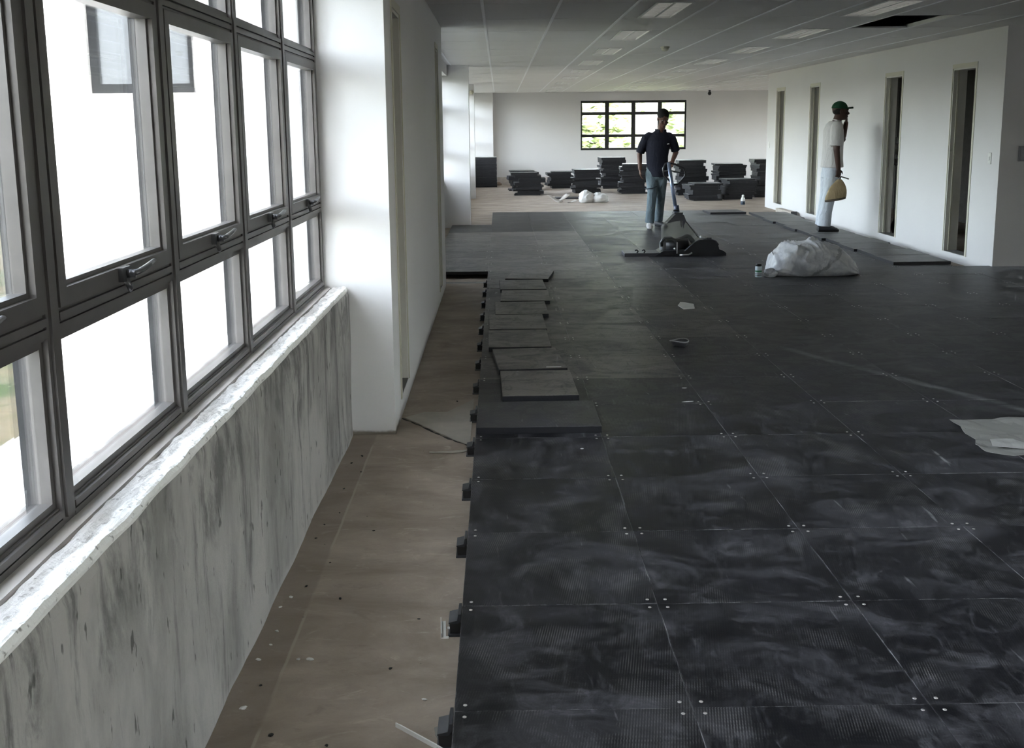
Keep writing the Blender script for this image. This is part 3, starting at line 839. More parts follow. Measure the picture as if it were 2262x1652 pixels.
STK = [(-.375, 28.45, .80, 'panel in the tall neat stack in the far left corner', .0, 0, True),
       (.650, 24.85, .53, 'panel in the ragged stack left of the white rubbish', .095, .0, False),
       (.560, 26.75, .50, 'panel in the low stack behind the leftmost ragged one', .09, .05, False),
       (1.560, 27.60, .45, 'panel in the low stack third from the left, partly hidden', .07, .03, False),
       (2.020, 25.45, .56, 'panel in the stack directly behind the white rubbish', .05, -.02, False),
       (2.860, 27.20, .79, 'panel in the tall ragged stack under the back window', .09, .02, False),
       (3.110, 25.05, .72, 'panel in the stack just left of the walking man', .05, -.03, False),
       (4.28, 24.25, .81, 'panel in the tall stack right of the machine handle', .06, .02, False),
       (4.250, 22.45, .36, 'panel in the low stack in front of the tall right-hand one', .07, .05, False),
       (5.030, 22.72, .45, 'panel in the stack behind the spray bottle', .06, .06, False),
       (5.03, 23.62, .75, 'panel in the stack between the spray bottle and back wall', .045, .03, False),
       (5.800, 23.30, .84, 'panel in the tallest stack beside the partition corner', .05, .03, False)]
for i, (x, y, h, lab, amp, rz, neat) in enumerate(STK):
    stack(x, y, h, lab, amp=amp, rz=rz, seed=20+i, neat=neat)

# ------------------------------------------------------------------ fittings
def box_thing(name, label, cat, loc, rz, parts):
    t = thing(name, label, cat, loc, rz)
    for nm, mb, m in parts: link(nm, mb, m, t)
    return t
def switch(y, label):
    box_thing('light_switch', label, 'switch', (XR, y, 1.165), 0, [('plate', MB().cham(-.055, .055, -.035, .035, 0, .008, .002), M['plastic_w'])])
for y, lab in ((11.01, 'white light switch on the partition near its right end'), (20.10, 'small white switch at the far end of the right partition')):
    t = thing('light_switch', lab, 'switch', (XR, y, 1.165), 0)
    pl = MB().cham(-.036, .036, -.058, .058, 0, .009, .003); pl.v = [(-z, x, y_) for (x, y_, z) in pl.v]
    link('plate', pl, M['plastic_w'], t)
    rk = MB().cham(-.012, .012, -.02, .02, 0, .005, .002); rk.v = [(-.009-z, x, y_) for (x, y_, z) in rk.v]
    link('rocker', rk, M['plastic_w'], t)
t = thing('wall_box', 'small grey box on the shaded return wall at the right edge', 'box', (5.29, 10.80, 1.215))
link('body', MB().box(-.075, .075, -.035, 0, -.075, .075), plain('grey_box', (.25, .25, .26, 1), .5), t)
link('cover', MB().box(-.062, .062, -.039, -.035, -.062, .062), plain('grey_cover', (.32, .32, .33, 1), .45), t)
t = thing('smoke_detector', 'cream smoke detector on the ceiling', 'detector', (2.005, 13.18, ZC - .001))
link('base', MB().lathe([(.055, 0), (.055, -.012), (.05, -.016)], (0, 0, 0), 20), M['cream'], t)
link('sensor_head', MB().lathe([(.045, -.016), (.042, -.035), (.025, -.052), (.005, -.055)], (0, 0, 0), 20), M['cream'], t)
t = thing('ceiling_camera', 'small dark camera hanging under the ceiling near the back wall', 'camera', (5.60, 28.9, ZC - .001))
link('mount', MB().tube([(0, 0, 0), (0, 0, -.05)], .03, 10), M['darkgrey'], t)
link('camera_head', MB().ell((0, 0, -.085), (.05, .05, .05)), M['blackplastic'], t)
t = thing('motion_sensor', 'beige sensor high on the shaded far pier', 'sensor', (-.59, 23.55, 2.29))
link('body', MB().lathe([(.045, 0), (.045, .02), (.03, .04)], (0, 0, 0), 14), M['cream'], t)
for ch in t.children: ch.rotation_euler = (PI/2, 0, 0)
# things inside the second slot
for z, lab in ((1.30, 'highest'), (1.155, 'middle'), (1.015, 'lowest')):
    tag(link('hanging_ball', MB().ell((0, 0, 0), (.045, .045, .05)), M['plastic_w'], None, (5.40, 14.62, z)), 'white rounded ball hanging inside the second slot, %s of three' % lab, 'ball', 'balls hanging in the second slot')
# rail that carries them
t = thing('cord', 'dark cord carrying the three white balls in the second slot', 'cord', (5.40, 14.62, 0))
link('strand', MB().tube([(0, 0, .0), (0, 0, 2.0)], .004, 6), M['blackplastic'], t)
t = thing('rubbish_sack', 'dark sack standing in the second slot opening', 'sack', (5.46, 14.42, 0))
sk = MB().ell((0, 0, .17), (.14, .12, .19), 16, 12)
sk.v = [(x + noise.noise((x*9, y*9, z*9))*.03, y + noise.noise((y*9, z*9, x*9 + 5))*.03, max(0, z)) for x, y, z in sk.v]
link('body', sk, M['blackplastic'], t); link('tie', MB().tube([(0, 0, .34), (.01, 0, .39), (.04, 0, .42)], [.03, .02, .035], 8), M['blackplastic'], t)
t = thing('board_offcut', 'beige board offcut with a dark end lying at the foot of the partition', 'board', (4.93, 18.4, 0))
link('board', MB().box(-.05, .05, -.5, .5, 0, .085), plain('chipboard', (.42, .38, .33, 1), .8), t)
link('end_cap', MB().box(-.052, .052, -.51, -.5, 0, .095), M['darkgrey'], t)
t = thing('cable_stub', 'small brown lump at the foot of the back wall, left corner', 'rubble', (-.05, YB - .35, 0))
lump = MB().ell((0, 0, .03), (.11, .06, .05)); lump.v = [(x, y, max(0, z + noise.noise((x*20, y*20, z*20))*.02)) for x, y, z in lump.v]
link('lump', lump, plain('brown_lump', (.25, .19, .14, 1), .9), t)
# ------------------------------------------------------------------ people
def fuse(name, mb, voxel, mat, parent, smooth=6):
    """merge overlapping volumes into one continuous skin"""
    me = mb.mesh(name); o = bpy.data.objects.new(name, me); COL.objects.link(o)
    r = o.modifiers.new('r', 'REMESH'); r.mode = 'VOXEL'; r.voxel_size = voxel; r.use_smooth_shade = True
    s = o.modifiers.new('s', 'SMOOTH'); s.iterations = smooth; s.factor = .5
    dg = bpy.context.evaluated_depsgraph_get(); dg.update()
    nm = bpy.data.meshes.new_from_object(o.evaluated_get(dg))
    bpy.data.objects.remove(o)
    nm.name = name; nm.materials.clear(); nm.materials.append(mat)
    nm.polygons.foreach_set('use_smooth', [True]*len(nm.polygons))
    q = bpy.data.objects.new(name, nm); COL.objects.link(q); q.parent = parent
    return q
def limb(mb, pts, rads, n=14, flat=1.0, cuff=False):
    """smooth tapering limb through joints"""
    P, R = [], []
    for i in range(len(pts)-1):
        a, b = Vector(pts[i]), Vector(pts[i+1])
        for k in range(5):
            P.append(a.lerp(b, k/5)); R.append(rads[i] + (rads[i+1]-rads[i])*k/5)
    P.append(Vector(pts[-1])); R.append(rads[-1])
    mb.tube(P, R, n, flat=flat)
    q = list(zip(pts, rads))
    for p, r in (q[:-1] if cuff else q): mb.ell(p, (r, r, r), 12, 8)
def torso(mb, rings, n=22):
    """rings: (cx, cy, z, rx, ry)"""
    rs = []
    for k in range(len(rings)-1):
        for q in range(4):
            u = q/4; a, b = rings[k], rings[k+1]; c = [a[i] + (b[i]-a[i])*u for i in range(5)]
            rs.append(c)
    rs.append(rings[-1])
    mb.rings([[(c[0]+c[3]*math.cos(2*PI*i/n), c[1]+c[4]*math.sin(2*PI*i/n), c[2]) for i in range(n)] for c in rs])
def hand(mb, wrist, d, palm_n, side, curl, s=1.0):
    """palm and five fingers. d: pointing direction, palm_n: palm normal, side: thumb direction, curl: bend per joint"""
    w = Vector(wrist); d = Vector(d).normalized(); pn = Vector(palm_n).normalized(); sd = Vector(side).normalized()
    rot = Matrix((sd, pn, d)).transposed()
    mb.ell(w + d*.045*s, (.040*s, .016*s, .052*s), 12, 8, rot)
    for k, (off, ln) in enumerate(((.030, .072), (.010, .080), (-.011, .075), (-.031, .060))):
        p = w + d*.082*s + sd*off*s; dirv = d.copy(); pts = [p - d*.02*s, p]; ax = dirv.cross(pn)
        for j, fr in enumerate((.42, .32, .26)):
            dirv = Matrix.Rotation(curl*(1+.15*k), 3, ax) @ dirv
            p = p + dirv*ln*fr*s; pts.append(p)
        mb.tube(pts, [.0095*s, .0092*s, .0088*s, .0080*s, .0065*s], 8)
    p = w + d*.025*s + sd*.030*s
    t1 = (sd*.75 + d*.65).normalized(); t2 = (d*.9 + sd*.25 + pn*.35).normalized()
    mb.tube([w + d*.015*s + sd*.012*s, p, p + t1*.035*s, p + t1*.035*s + t2*.03*s], [.013*s, .012*s, .0105*s, .0075*s], 8)
def shoe(mb, ankle, toe, w=.047, h=.085):
    a, b = Vector((ankle[0], ankle[1], 0)), Vector((toe[0], toe[1], 0))
    d = (b-a).normalized(); sd = Vector((-d.y, d.x, 0)); back = a - d*.065
    rs = []
    L = (b-back).length
    for k in range(11):
        u = k/10; c = back + d*L*u
        ww = w*(.62 + .38*math.sin(min(1, u*1.6)*PI/2)) * (1 if u < .8 else math.sqrt(max(.05, 1-((u-.8)/.2)**2*.8)))
        hh = h*(1 - .45*max(0, (u-.3)/.7)) * (.9 if u == 0 else 1) * (1 if u < .9 else .75)
        rs.append([tuple(c + sd*ww*math.cos(2*PI*i/12) + Vector((0, 0, hh*(.5 + .5*max(-1, math.sin(2*PI*i/12)*1.15)) if math.sin(2*PI*i/12) > -.9 else 0))) for i in range(12)])
    mb.rings([[(p[0], p[1], max(0, p[2])) for p in r] for r in rs])
def head(mb, c, yaw, nod, s=1.0, ears=True):
    """head facing -Y when yaw = 0; c is the head centre"""
    R_ = Matrix.Rotation(yaw, 3, 'Z') @ Matrix.Rotation(nod, 3, 'X'); c = Vector(c)
    def E(p, r): mb.ell(c + R_ @ Vector(p)*s, tuple(q*s for q in r), 14, 10, R_)
    E((0, .012, .030), (.074, .094, .092))        # skull
    E((0, -.022, -.045), (.058, .070, .072))      # face
    E((0, -.058, -.092), (.030, .028, .022))      # chin
    E((0, -.052, -.060), (.046, .040, .035))      # jaw
    E((0, -.102, -.028), (.015, .020, .017))      # nose tip
    E((0, -.092, -.008), (.009, .014, .026))      # nose bridge
    E((0, -.088, .020), (.046, .016, .012))       # brow
    E((.034, -.078, -.030), (.022, .018, .018)); E((-.034, -.078, -.030), (.022, .018, .018))   # cheeks
    E((0, -.090, -.062), (.024, .013, .0075)); E((0, -.087, -.074), (.021, .013, .0075))      # lips
    if ears:
        for sx in (-1, 1): E((sx*.074, .012, -.012), (.009, .020, .031))
    return R_
def skin_mat(name, c): 
    t = NT(name); n = t.noise(t.obj(), 30, 3)
    return t.done(t.bsdf(t.mix(t.ramp(n, .3, .7), tuple(x*.85 for x in c[:3])+(1,), c), .5, 0, .35, t.bump(n, .05, .003)))
def cloth_mat(name, c, var=.15, wr=.35):
    t = NT(name); o = t.obj()
    w = t.noise(t.map(o, (5, 5, 2.2)), 2.2, 4, .55, 1.2); f = t.noise(o, 160, 2)
    col = t.mix(t.ramp(w, .3, .7), tuple(x*(1-var) for x in c[:3])+(1,), c)
    return t.done(t.bsdf(col, .85, 0, .2, t.bump(t.math('ADD', w, t.math('MULTIPLY', f, .06)), wr, .05)))
M['skin1'] = skin_mat('brown_skin', (.105, .050, .034, 1)); M['skin2'] = skin_mat('deep_brown_skin', (.062, .030, .022, 1))
M['hair'] = plain('short_black_hair', (.010, .009, .009, 1), .8, 0, .2, .3, 90, .4)
M['navy'] = cloth_mat('navy_polo_cloth', (.012, .013, .022, 1)); M['jeans'] = cloth_mat('faded_jeans', (.125, .160, .178, 1), .40, .6)
M['tee'] = cloth_mat('pale_grey_tee', (.58, .565, .55, 1), .10, .5); M['trousers'] = cloth_mat('pale_blue_white_trousers', (.56, .60, .65, 1), .12, .6)
M['cap'] = cloth_mat('green_cap_cloth', (.018, .075, .040, 1)); M['bagtan'] = cloth_mat('tan_canvas', (.40, .31, .18, 1), .3, .5)
M['eye_w'] = plain('eye_white', (.28, .26, .24, 1), .4); M['shoe_l'] = plain('pale_dusty_shoe', (.42, .41, .40, 1), .7); M['shoe_b'] = plain('dark_shoe', (.022, .022, .025, 1), .6)
M['sole'] = plain('pale_sole', (.45, .43, .40, 1), .7)
def eyes(t, c, R_, s=1.0):
    for sx in (-1, 1):
        p = Vector(c) + R_ @ Vector((sx*.031, -.084, .004))*s
        e = link('eye', MB().ell((0, 0, 0), (.012*s, .007*s, .0065*s), 10, 8, R_), M['eye_w'], t, p)
        link('pupil', MB().ell((0, 0, 0), (.006*s, .004*s, .006*s), 8, 6, R_), M['blackplastic'], e, R_ @ Vector((0, -.0055, 0)))

# the man walking towards the viewer
man = thing('person', 'man in a dark polo shirt and faded jeans walking forward, looking down', 'person', (2.255, 15.50, ZP))
hc = (.080, -.075, 1.560)
mb = MB()
HR = head(mb, hc, .18, .38, 1.04)
limb(mb, [(.055, .02, 1.34), (.068, -.03, 1.43), (.075, -.055, 1.50)], [.060, .054, .052])
torso(mb, [(.0, .02, .84, .12, .09), (.01, .02, 1.05, .13, .095), (.03, .02, 1.25, .16, .10), (.04, .02, 1.34, .13, .075), (.05, .02, 1.39, .06, .055)])
SL, SR = (-.140, .02, 1.290), (.215, .02, 1.285)
EL, WL_ = (-.235, .06, 1.06), (-.232, .0, .845)
ER, WR_ = (.292, .07, 1.075), (.215, -.13, .955)
limb(mb, [SL, EL, WL_], [.052, .040, .028]); limb(mb, [SR, ER, WR_], [.052, .040, .028])
hand(mb, WL_, (.05, -.12, -1), (1, 0, 0), (0, -1, -.1), .28, .98)
hand(mb, WR_, (-.35, -.75, -.35), (0, .1, -1), (-.9, .3, 0), .45, .98)
KL, AL = (-.055, -.09, .48), (-.098, -.06, .08)
KR, AR = (.078, .02, .47), (.070, .17, .10)
limb(mb, [(-.055, .03, .86), (-.058, -.04, .52), (-.078, -.05, .30), AL], [.062, .048, .042, .036]); limb(mb, [(.075, .03, .86), (.078, .03, .50), (.078, .10, .30), AR], [.062, .048, .042, .036])
fuse('body', mb, .0065, M['skin1'], man, 3)
sh = MB()
torso(sh, [(.036, .01, .735, .152, .124), (.028, .012, .82, .156, .122), (.020, .02, .90, .156, .116), (.015, .02, 1.02, .158, .112), (.022, .015, 1.14, .170, .118), (.032, .015, 1.24, .180, .118), (.038, .02, 1.305, .172, .098), (.045, .02, 1.350, .125, .080), (.055, .015, 1.395, .064, .062)])
limb(sh, [(-.105, .02, 1.315), (-.150, .025, 1.275), (-.200, .04, 1.16), (-.228, .055, 1.075)], [.058, .066, .064, .064], cuff=True); limb(sh, [(.180, .02, 1.310), (.225, .025, 1.265), (.265, .045, 1.17), (.288, .06, 1.095)], [.058, .066, .064, .064], cuff=True)
fuse('polo_shirt', sh, .009, M['navy'], man, 5)
cl = MB()
for s in (-1, 1):
    cl.add([(.060, -.055, 1.385), (.060 + s*.030, -.062, 1.405), (.060 + s*.075, -.030, 1.405), (.060 + s*.078, -.040, 1.372), (.060 + s*.035, -.078, 1.362)], [(0, 1, 2, 3, 4)])
cl.tube([(.055 + .070*math.cos(a), .012 + .064*math.sin(a), 1.400) for a in [-.7 + i*(PI+1.4)/14 for i in range(15)]], .012, 8)
link('collar', cl, M['navy'], man)
link('chest_logo', MB().prism([(0, 0), (.03, .004), (.036, .012), (.02, .016), (.004, .012)], 'y', -.002, 0), M['plastic_w'], man, (.135, -.100, 1.192))
tr = MB()
torso(tr, [(.008, .02, .70, .125, .105), (.008, .02, .80, .145, .112), (.008, .02, .90, .140, .105)])
limb(tr, [(-.065, .02, .78), (-.058, -.06, .52), (-.078, -.07, .30), (-.092, -.055, .075)], [.092, .072, .064, .068], cuff=True)
limb(tr, [(.085, .02, .78), (.078, .02, .50), (.078, .10, .30), (.066, .165, .085)], [.092, .070, .062, .066], cuff=True)
fuse('jeans', tr, .009, M['jeans'], man, 4)
link('knee_patch', MB().tube([(-.155, -.035, .565), (-.11, -.125, .572), (-.06, -.150, .585), (-.01, -.135, .598)], .013, 8, flat=.5), plain('dark_seam', (.02, .03, .04, 1), .9), man)
so = MB(); shoe(so, (-.098, -.06), (-.115, -.255), .047, .085); fuse('shoe', so, .007, M['shoe_l'], man, 2)
so = MB(); shoe(so, (.070, .165), (.165, .01), .047, .085); fuse('shoe', so, .007, M['shoe_b'], man, 2)
hr = MB()
hr.ell(Vector(hc) + HR @ Vector((0, .020, .048)), (.083, .101, .088), 18, 14, HR)
hr.v = [tuple(Vector(v) + Vector((1, 1, 1))*noise.noise(Vector(v)*60)*.003) for v in hr.v]
link('hair', hr, M['hair'], man)
eyes(man, hc, HR, 1.04)

# the man in profile by the partition
m2 = thing('person', 'man in a green cap and pale clothes standing in profile, hand at his mouth', 'person', (4.375, 14.30, ZP + .0375))
hc = (.130, .0, 1.585)
mb = MB()
HR = head(mb, hc, PI/2, .02, 1.04)
limb(mb, [(.070, 0, 1.40), (.095, 0, 1.47), (.110, 0, 1.52)], [.062, .056, .055])
torso(mb, [(.03, 0, .86, .10, .14), (.04, 0, 1.05, .105, .15), (.05, 0, 1.30, .11, .17), (.055, 0, 1.40, .085, .14), (.07, 0, 1.45, .06, .07)])
SN, EN, WN = (.040, -.185, 1.385), (.035, -.215, 1.085), (.075, -.20, .84)
SF, EF, WF = (.060, .170, 1.370), (.232, .170, 1.215), (.236, .070, 1.430)
limb(mb, [SN, EN, WN], [.052, .041, .030]); limb(mb, [SF, EF, WF], [.050, .041, .030])
hand(mb, WN, (.06, .0, -1), (-.3, 1, 0), (1, .3, 0), .55, 1.0)
hand(mb, WF, (-.10, -.40, .80), (-1, 0, .0), (0, .8, .4), .42, .95)
HP = .88
limb(mb, [(.03, -.070, .86), (-.005, -.085, .48), (-.060, -.085, .085)], [.062, .050, .038]); limb(mb, [(.03, .070, .86), (.015, .085, .48), (-.035, .085, .085)], [.062, .050, .038])
fuse('body', mb, .0065, M['skin2'], m2, 3)
sh = MB()
torso(sh, [(.050, 0, .850, .146, .196), (.048, 0, .95, .134, .188), (.052, 0, 1.08, .128, .182), (.055, 0, 1.22, .130, .188), (.050, 0, 1.34, .125, .195), (.050, 0, 1.41, .100, .165), (.066, 0, 1.46, .070, .085)])
limb(sh, [SN, (.034, -.205, 1.25), (.030, -.212, 1.135)], [.078, .082, .085], cuff=True); limb(sh, [SF, (.13, .175, 1.305), (.160, .175, 1.275)], [.072, .072, .072], cuff=True)
fuse('tee_shirt', sh, .009, M['tee'], m2, 5)
tr = MB()
torso(tr, [(.030, 0, .72, .115, .155), (.040, 0, .82, .118, .165), (.042, 0, .90, .112, .160)])
limb(tr, [(.035, -.082, .76), (.005, -.086, .50), (-.035, -.086, .28), (-.055, -.086, .075)], [.106, .086, .084, .090], cuff=True)
limb(tr, [(.035, .082, .76), (.020, .086, .50), (-.010, .086, .28), (-.030, .086, .075)], [.106, .086, .084, .090], cuff=True)
fuse('trousers', tr, .009, M['trousers'], m2, 4)
for y in (-.085, .085):
    so = MB(); x = -.065 if y < 0 else -.030
    shoe(so, (x, y), (x + .215, y), .046, .080); fuse('shoe', so, .007, M['shoe_b'], m2, 2)
cp = MB()
R2 = Matrix.Rotation(.06, 3, 'Y')
rs = []
for k in range(9):
    th = k/8*PI/2*.98
    rs.append([tuple(Vector(hc) + R2 @ Vector((-.012 + .106*math.cos(th)*math.cos(2*PI*i/22), .088*math.cos(th)*math.sin(2*PI*i/22), .032 + .098*math.sin(th)))) for i in range(22)])
cp.rings(rs)
link('cap_crown', cp, M['cap'], m2)
br = MB(); rs = []
for k in range(7):
    u = k/6; x = .074 + .088*u; w = .072*math.sqrt(max(.02, 1-(u*.92)**2)); z = .042 + .012*u
    rs.append([tuple(Vector(hc) + R2 @ Vector((x, w*math.cos(2*PI*i/14), z - .010*(math.cos(2*PI*i/14))**2 + .011*math.sin(2*PI*i/14)))) for i in range(14)])
br.rings(rs); link('cap_brim', br, M['cap'], m2)
hb = MB().ell(Vector(hc) + Vector((-.025, 0, .005)), (.078, .080, .062), 16, 10); link('hair', hb, M['hair'], m2)
eyes(m2, hc, HR, 1.04)
pr_ = MB().tube([(.04, -.015, 1.475), (.06, -.06, 1.47), (.10, -.075, 1.455), (.14, -.04, 1.445), (.145, .0, 1.44)], .009, 8); link('neckband', pr_, M['tee'], m2)
# pouch in his hand
kb = thing('tool_pouch', 'tan canvas pouch with dark base hanging from the man\'s hand', 'pouch', (4.375 + .035, 14.30 - .262, ZP + .036 + .44))
pg = MB(); rs = []
for k in range(13):
    u = k/12; z = .265*u
    wx = .140*(1 - u**2.4*.80) * (1 if k else .92); wy = .062*(1 - u*.75)
    cx = -.005 + .045*u
    rs.append([(cx + wx*math.cos(2*PI*i/20)*(1 + .05*noise.noise((u*4, i*.6, 2))), wy*math.sin(2*PI*i/20)*(1 + .25*noise.noise((u*5, i*.8, 5))), z + (.02*math.cos(2*PI*i/20)*(1-u))) for i in range(20)])
pg.rings(rs); link('pouch', pg, M['bagtan'], kb)
rs = [[(-.005 + .138*s_*math.cos(2*PI*i/20), .066*s_*math.sin(2*PI*i/20), z + .02*math.cos(2*PI*i/20)) for i in range(20)] for z, s_ in ((-.012, .90), (-.004, 1.0), (.016, 1.0))]
link('base_panel', MB().rings(rs), plain('dark_canvas', (.07, .055, .04, 1), .8), kb)
link('strap', MB().tube([(.04, 0, .255), (.06, .0, .30), (.11, .005, .285), (.165, .01, .268)], [.010, .009, .008, .008], 8, flat=.5), plain('dark_strap', (.05, .045, .04, 1), .8), kb)

# ------------------------------------------------------------------ floor machine
mc = thing('floor_machine', 'black floor machine with clear hood and tall grey tube handle', 'machine', (2.0, 12.15, ZP))
def P_(px_x, z): return px_x - 2.0, z - ZP
flat = MB().cham(-.60, -.02, -.16, .16, .0, .036, .004); link('base_plate', flat, M['darkgrey'], mc)
link('plate_top', MB().box(-.595, -.12, -.150, .150, .036, .039), plain('grey_plate_top', (.09, .09, .09, 1), .5), mc)
for x in (-.455, -.375):
    link('hook', MB().tube([(x, -.13, .036), (x+.01, -.13, .058), (x-.004, -.13, .072), (x-.025, -.13, .066)], .009, 8), M['blackplastic'], mc)
body = [(-.26, .0), (.55, .0), (.55, .028), (.52, .055), (.47, .075), (.455, .125), (.42, .165), (.385, .180), (.25, .178), (.19, .150), (.10, .070), (-.16, .060), (-.22, .030)]
link('housing', MB().prism(body, 'y', -.17, .17), M['blackplastic'], mc)
link('housing_rim', MB().tube([(x, -.172, z) for x, z in [(.08, .060), (.18, .150), (.24, .182), (.39, .184), (.43, .165), (.46, .125)]], .006, 6), M['darkgrey'], mc)
link('motor', MB().tube([(-.12, 0, .10), (.14, 0, .10)], .085, 16), M['blackplastic'], mc)
link('motor_cap', MB().tube([(-.175, 0, .10), (-.12, 0, .10)], [.05, .08], 14), plain('motor_alloy', (.30, .30, .30, 1), .4, .6), mc)
link('grip', MB().tube([(-.165, -.06, .10), (-.172, -.06, .150), (-.135, -.06, .195), (-.06, -.06, .200), (-.02, -.06, .175), (.0, -.06, .12)], .017, 10), M['blackplastic'], mc)
link('carry_arm', MB().tube([(-.02, .0, .165), (.06, .0, .185), (.13, .0, .215), (.155, .0, .205), (.20, 0, .145), (.22, 0, .12)], [.020, .020, .024, .026, .030, .035], 10), M['blackplastic'], mc)
link('latch', MB().box(-.015, -.003, -.176, -.170, .03, .16), M['metal'], mc)
link('knob', MB().ell((-.035, -.175, .085), (.012, .008, .014)), M['metal'], mc)
link('roller', MB().tube([(.255, -.12, .215), (.345, -.12, .185)], .018, 10), M['metal'], mc)
link('roller_bracket', MB().box(.33, .385, -.14, -.10, .165, .205), M['blackplastic'], mc)
def clear_plastic():
    t = NT('smoky_clear_plastic')
    tr = t.n('ShaderNodeBsdfTransparent'); tr.inputs[0].default_value = (.80, .80, .77, 1)
    b = t.bsdf((.30, .30, .28, 1), .25, 0, .5)
    m = t.n('ShaderNodeMixShader'); m.inputs[0].default_value = .24
    t.l(tr.outputs[0], m.inputs[1]); t.l(b.outputs[0], m.inputs[2]); return t.done(m)
M['clear'] = clear_plastic()
hood = MB()
o1 = [(-.150, .17), (-.158, .305), (-.140, .345), (-.04, .44), (.0, .478), (.045, .475), (.075, .452), (.10, .395), (.24, .235), (.20, .17)]
n = len(o1)
fr = [(x, -.10 + .05*(z-.17)/.3, z) for x, z in o1]; bk = [(x, .10 - .05*(z-.17)/.3, z) for x, z in o1]
hood.add(fr + bk, [tuple(range(n))[::-1], tuple(range(n, 2*n))] + [(i, i+1, n+i+1, n+i) for i in range(n-1)])
link('clear_hood', hood, M['clear'], mc)
cap_ = MB()
o2 = [(-.115, .365), (-.04, .445), (.0, .484), (.045, .481), (.08, .455), (.105, .392), (.085, .345), (.078, .30), (.066, .34), (.06, .395), (-.01, .388)]
cap_.prism(o2, 'y', -.076, -.068); cap_.prism(o2, 'y', .068, .076); cap_.box(-.03, .07, -.07, .07, .47, .484)
link('hood_cap', cap_, M['darkgrey'], mc)
link('hood_stay', MB().tube([(.10, -.06, .39), (.25, -.06, .20)], .007, 8), M['blackplastic'], mc)
hnd = MB().tube([(.008, 0, .46), (-.090, .02, 1.045)], .021, 12); link('handle_tube', hnd, M['bluegrey'], mc)
link('tube_clamp', MB().tube([(.012, 0, .485), (.002, 0, .56)], .030, 12), plain('dark_blue_clamp', (.05, .06, .11, 1), .4), mc)
link('clamp_bolt', MB().tube([(-.035, -.03, .505), (.03, -.03, .505)], .010, 8), M['blackplastic'], mc)
lp = [(.020, .01, .800), (.095, .01, .885), (.100, .01, .935), (.085, .01, .975), (-.02, .015, 1.025), (-.09, .02, 1.04), (-.125, .025, 1.03), (-.150, .025, .975), (-.140, .02, .90), (-.03, .012, .795), (.020, .01, .800)]
link('loop_handle', MB().tube(lp, .011, 10), M['blackplastic'], mc)
link('cross_bar', MB().tube([(-.145, .02, .945), (-.075, .015, .955), (.10, .01, .915)], .007, 8), M['darkgrey'], mc)
link('skid', MB().tube([(.02, -.19, .012), (.12, -.19, .018), (.16, -.18, .04)], .010, 8), M['metal'], mc)

# ------------------------------------------------------------------ rubbish bag, can, scraps
def sheet_plastic():
    t = NT('milky_plastic_bag'); o = t.obj()
    n = t.noise(o, 6, 5, .6, 1.5)
    c = t.mix(t.ramp(n, .38, .66), (.55, .56, .60, 1), (.90, .895, .89, 1))
    q = t.sep(o); bd = t.math('ABSOLUTE', t.math('SUBTRACT', t.math('SUBTRACT', q[0], t.math('MULTIPLY', q[2], 1.25)), t.math('ADD', -.075, t.math('MULTIPLY', t.math('SUBTRACT', n, .5), .16))))
    c = t.mix(t.math('MULTIPLY', t.ramp(bd, .034, .022), t.ramp(t.noise(o, 11, 3), .35, .5, 0, .6)), c, (.11, .115, .14, 1))
    b = t.bsdf(c, .30, 0, .5, t.bump(t.noise(o, 9, 3, .5, 1.5), .35, .03))
    tr = t.n('ShaderNodeBsdfTranslucent'); tr.inputs[0].default_value = (.5, .5, .5, 1)
    m = t.n('ShaderNodeMixShader'); m.inputs[0].default_value = .25; t.l(b.outputs[0], m.inputs[1]); t.l(tr.outputs[0], m.inputs[2]); return t.done(m)
M['bag'] = sheet_plastic()
def crumple(loc, dims, seed, n=64, m=40, amp=.10, name='bag', tilt=.0, folds=0.0):
    """closed crumpled skin resting on z = 0"""
    rs = []
    for k in range(m+1):
        th = -PI/2 + PI*k/m; ring = []
        for i in range(n):
            a = 2*PI*i/n
            d = Vector((math.cos(th)*math.cos(a), math.cos(th)*math.sin(a), math.sin(th)))
            q = d*1.7 + Vector((seed, seed*.3, 0))
            r = 1 + amp*1.3*noise.noise(q*.8) + amp*.75*(1 - 2.4*abs(noise.noise(q*1.35 + Vector((3, 1, 2)))))
            if folds:
                ph = 7.5*(d.x*.85 - d.z*.75 + .35*d.y) + 2.2*noise.noise(q*.9)
                r += folds*(abs(math.sin(ph))**.7 - .6)*(.5 + noise.noise(q*1.1 + Vector((5, 0, 0))))
            r += amp*.18*(1 - 2*abs(noise.noise(q*4.2)))
            p = Vector((d.x*dims[0], d.y*dims[1], d.z*dims[2]))*r
            p.x += tilt*p.z
            ring.append((p.x, p.y, max(0.0, p.z + dims[2]*.72)))
        rs.append(ring)
    return MB().rings(rs)
bag = thing('rubbish_bag', 'big crumpled milky plastic bag lying on the black floor', 'bag', (3.065, 10.42, ZP + .001))
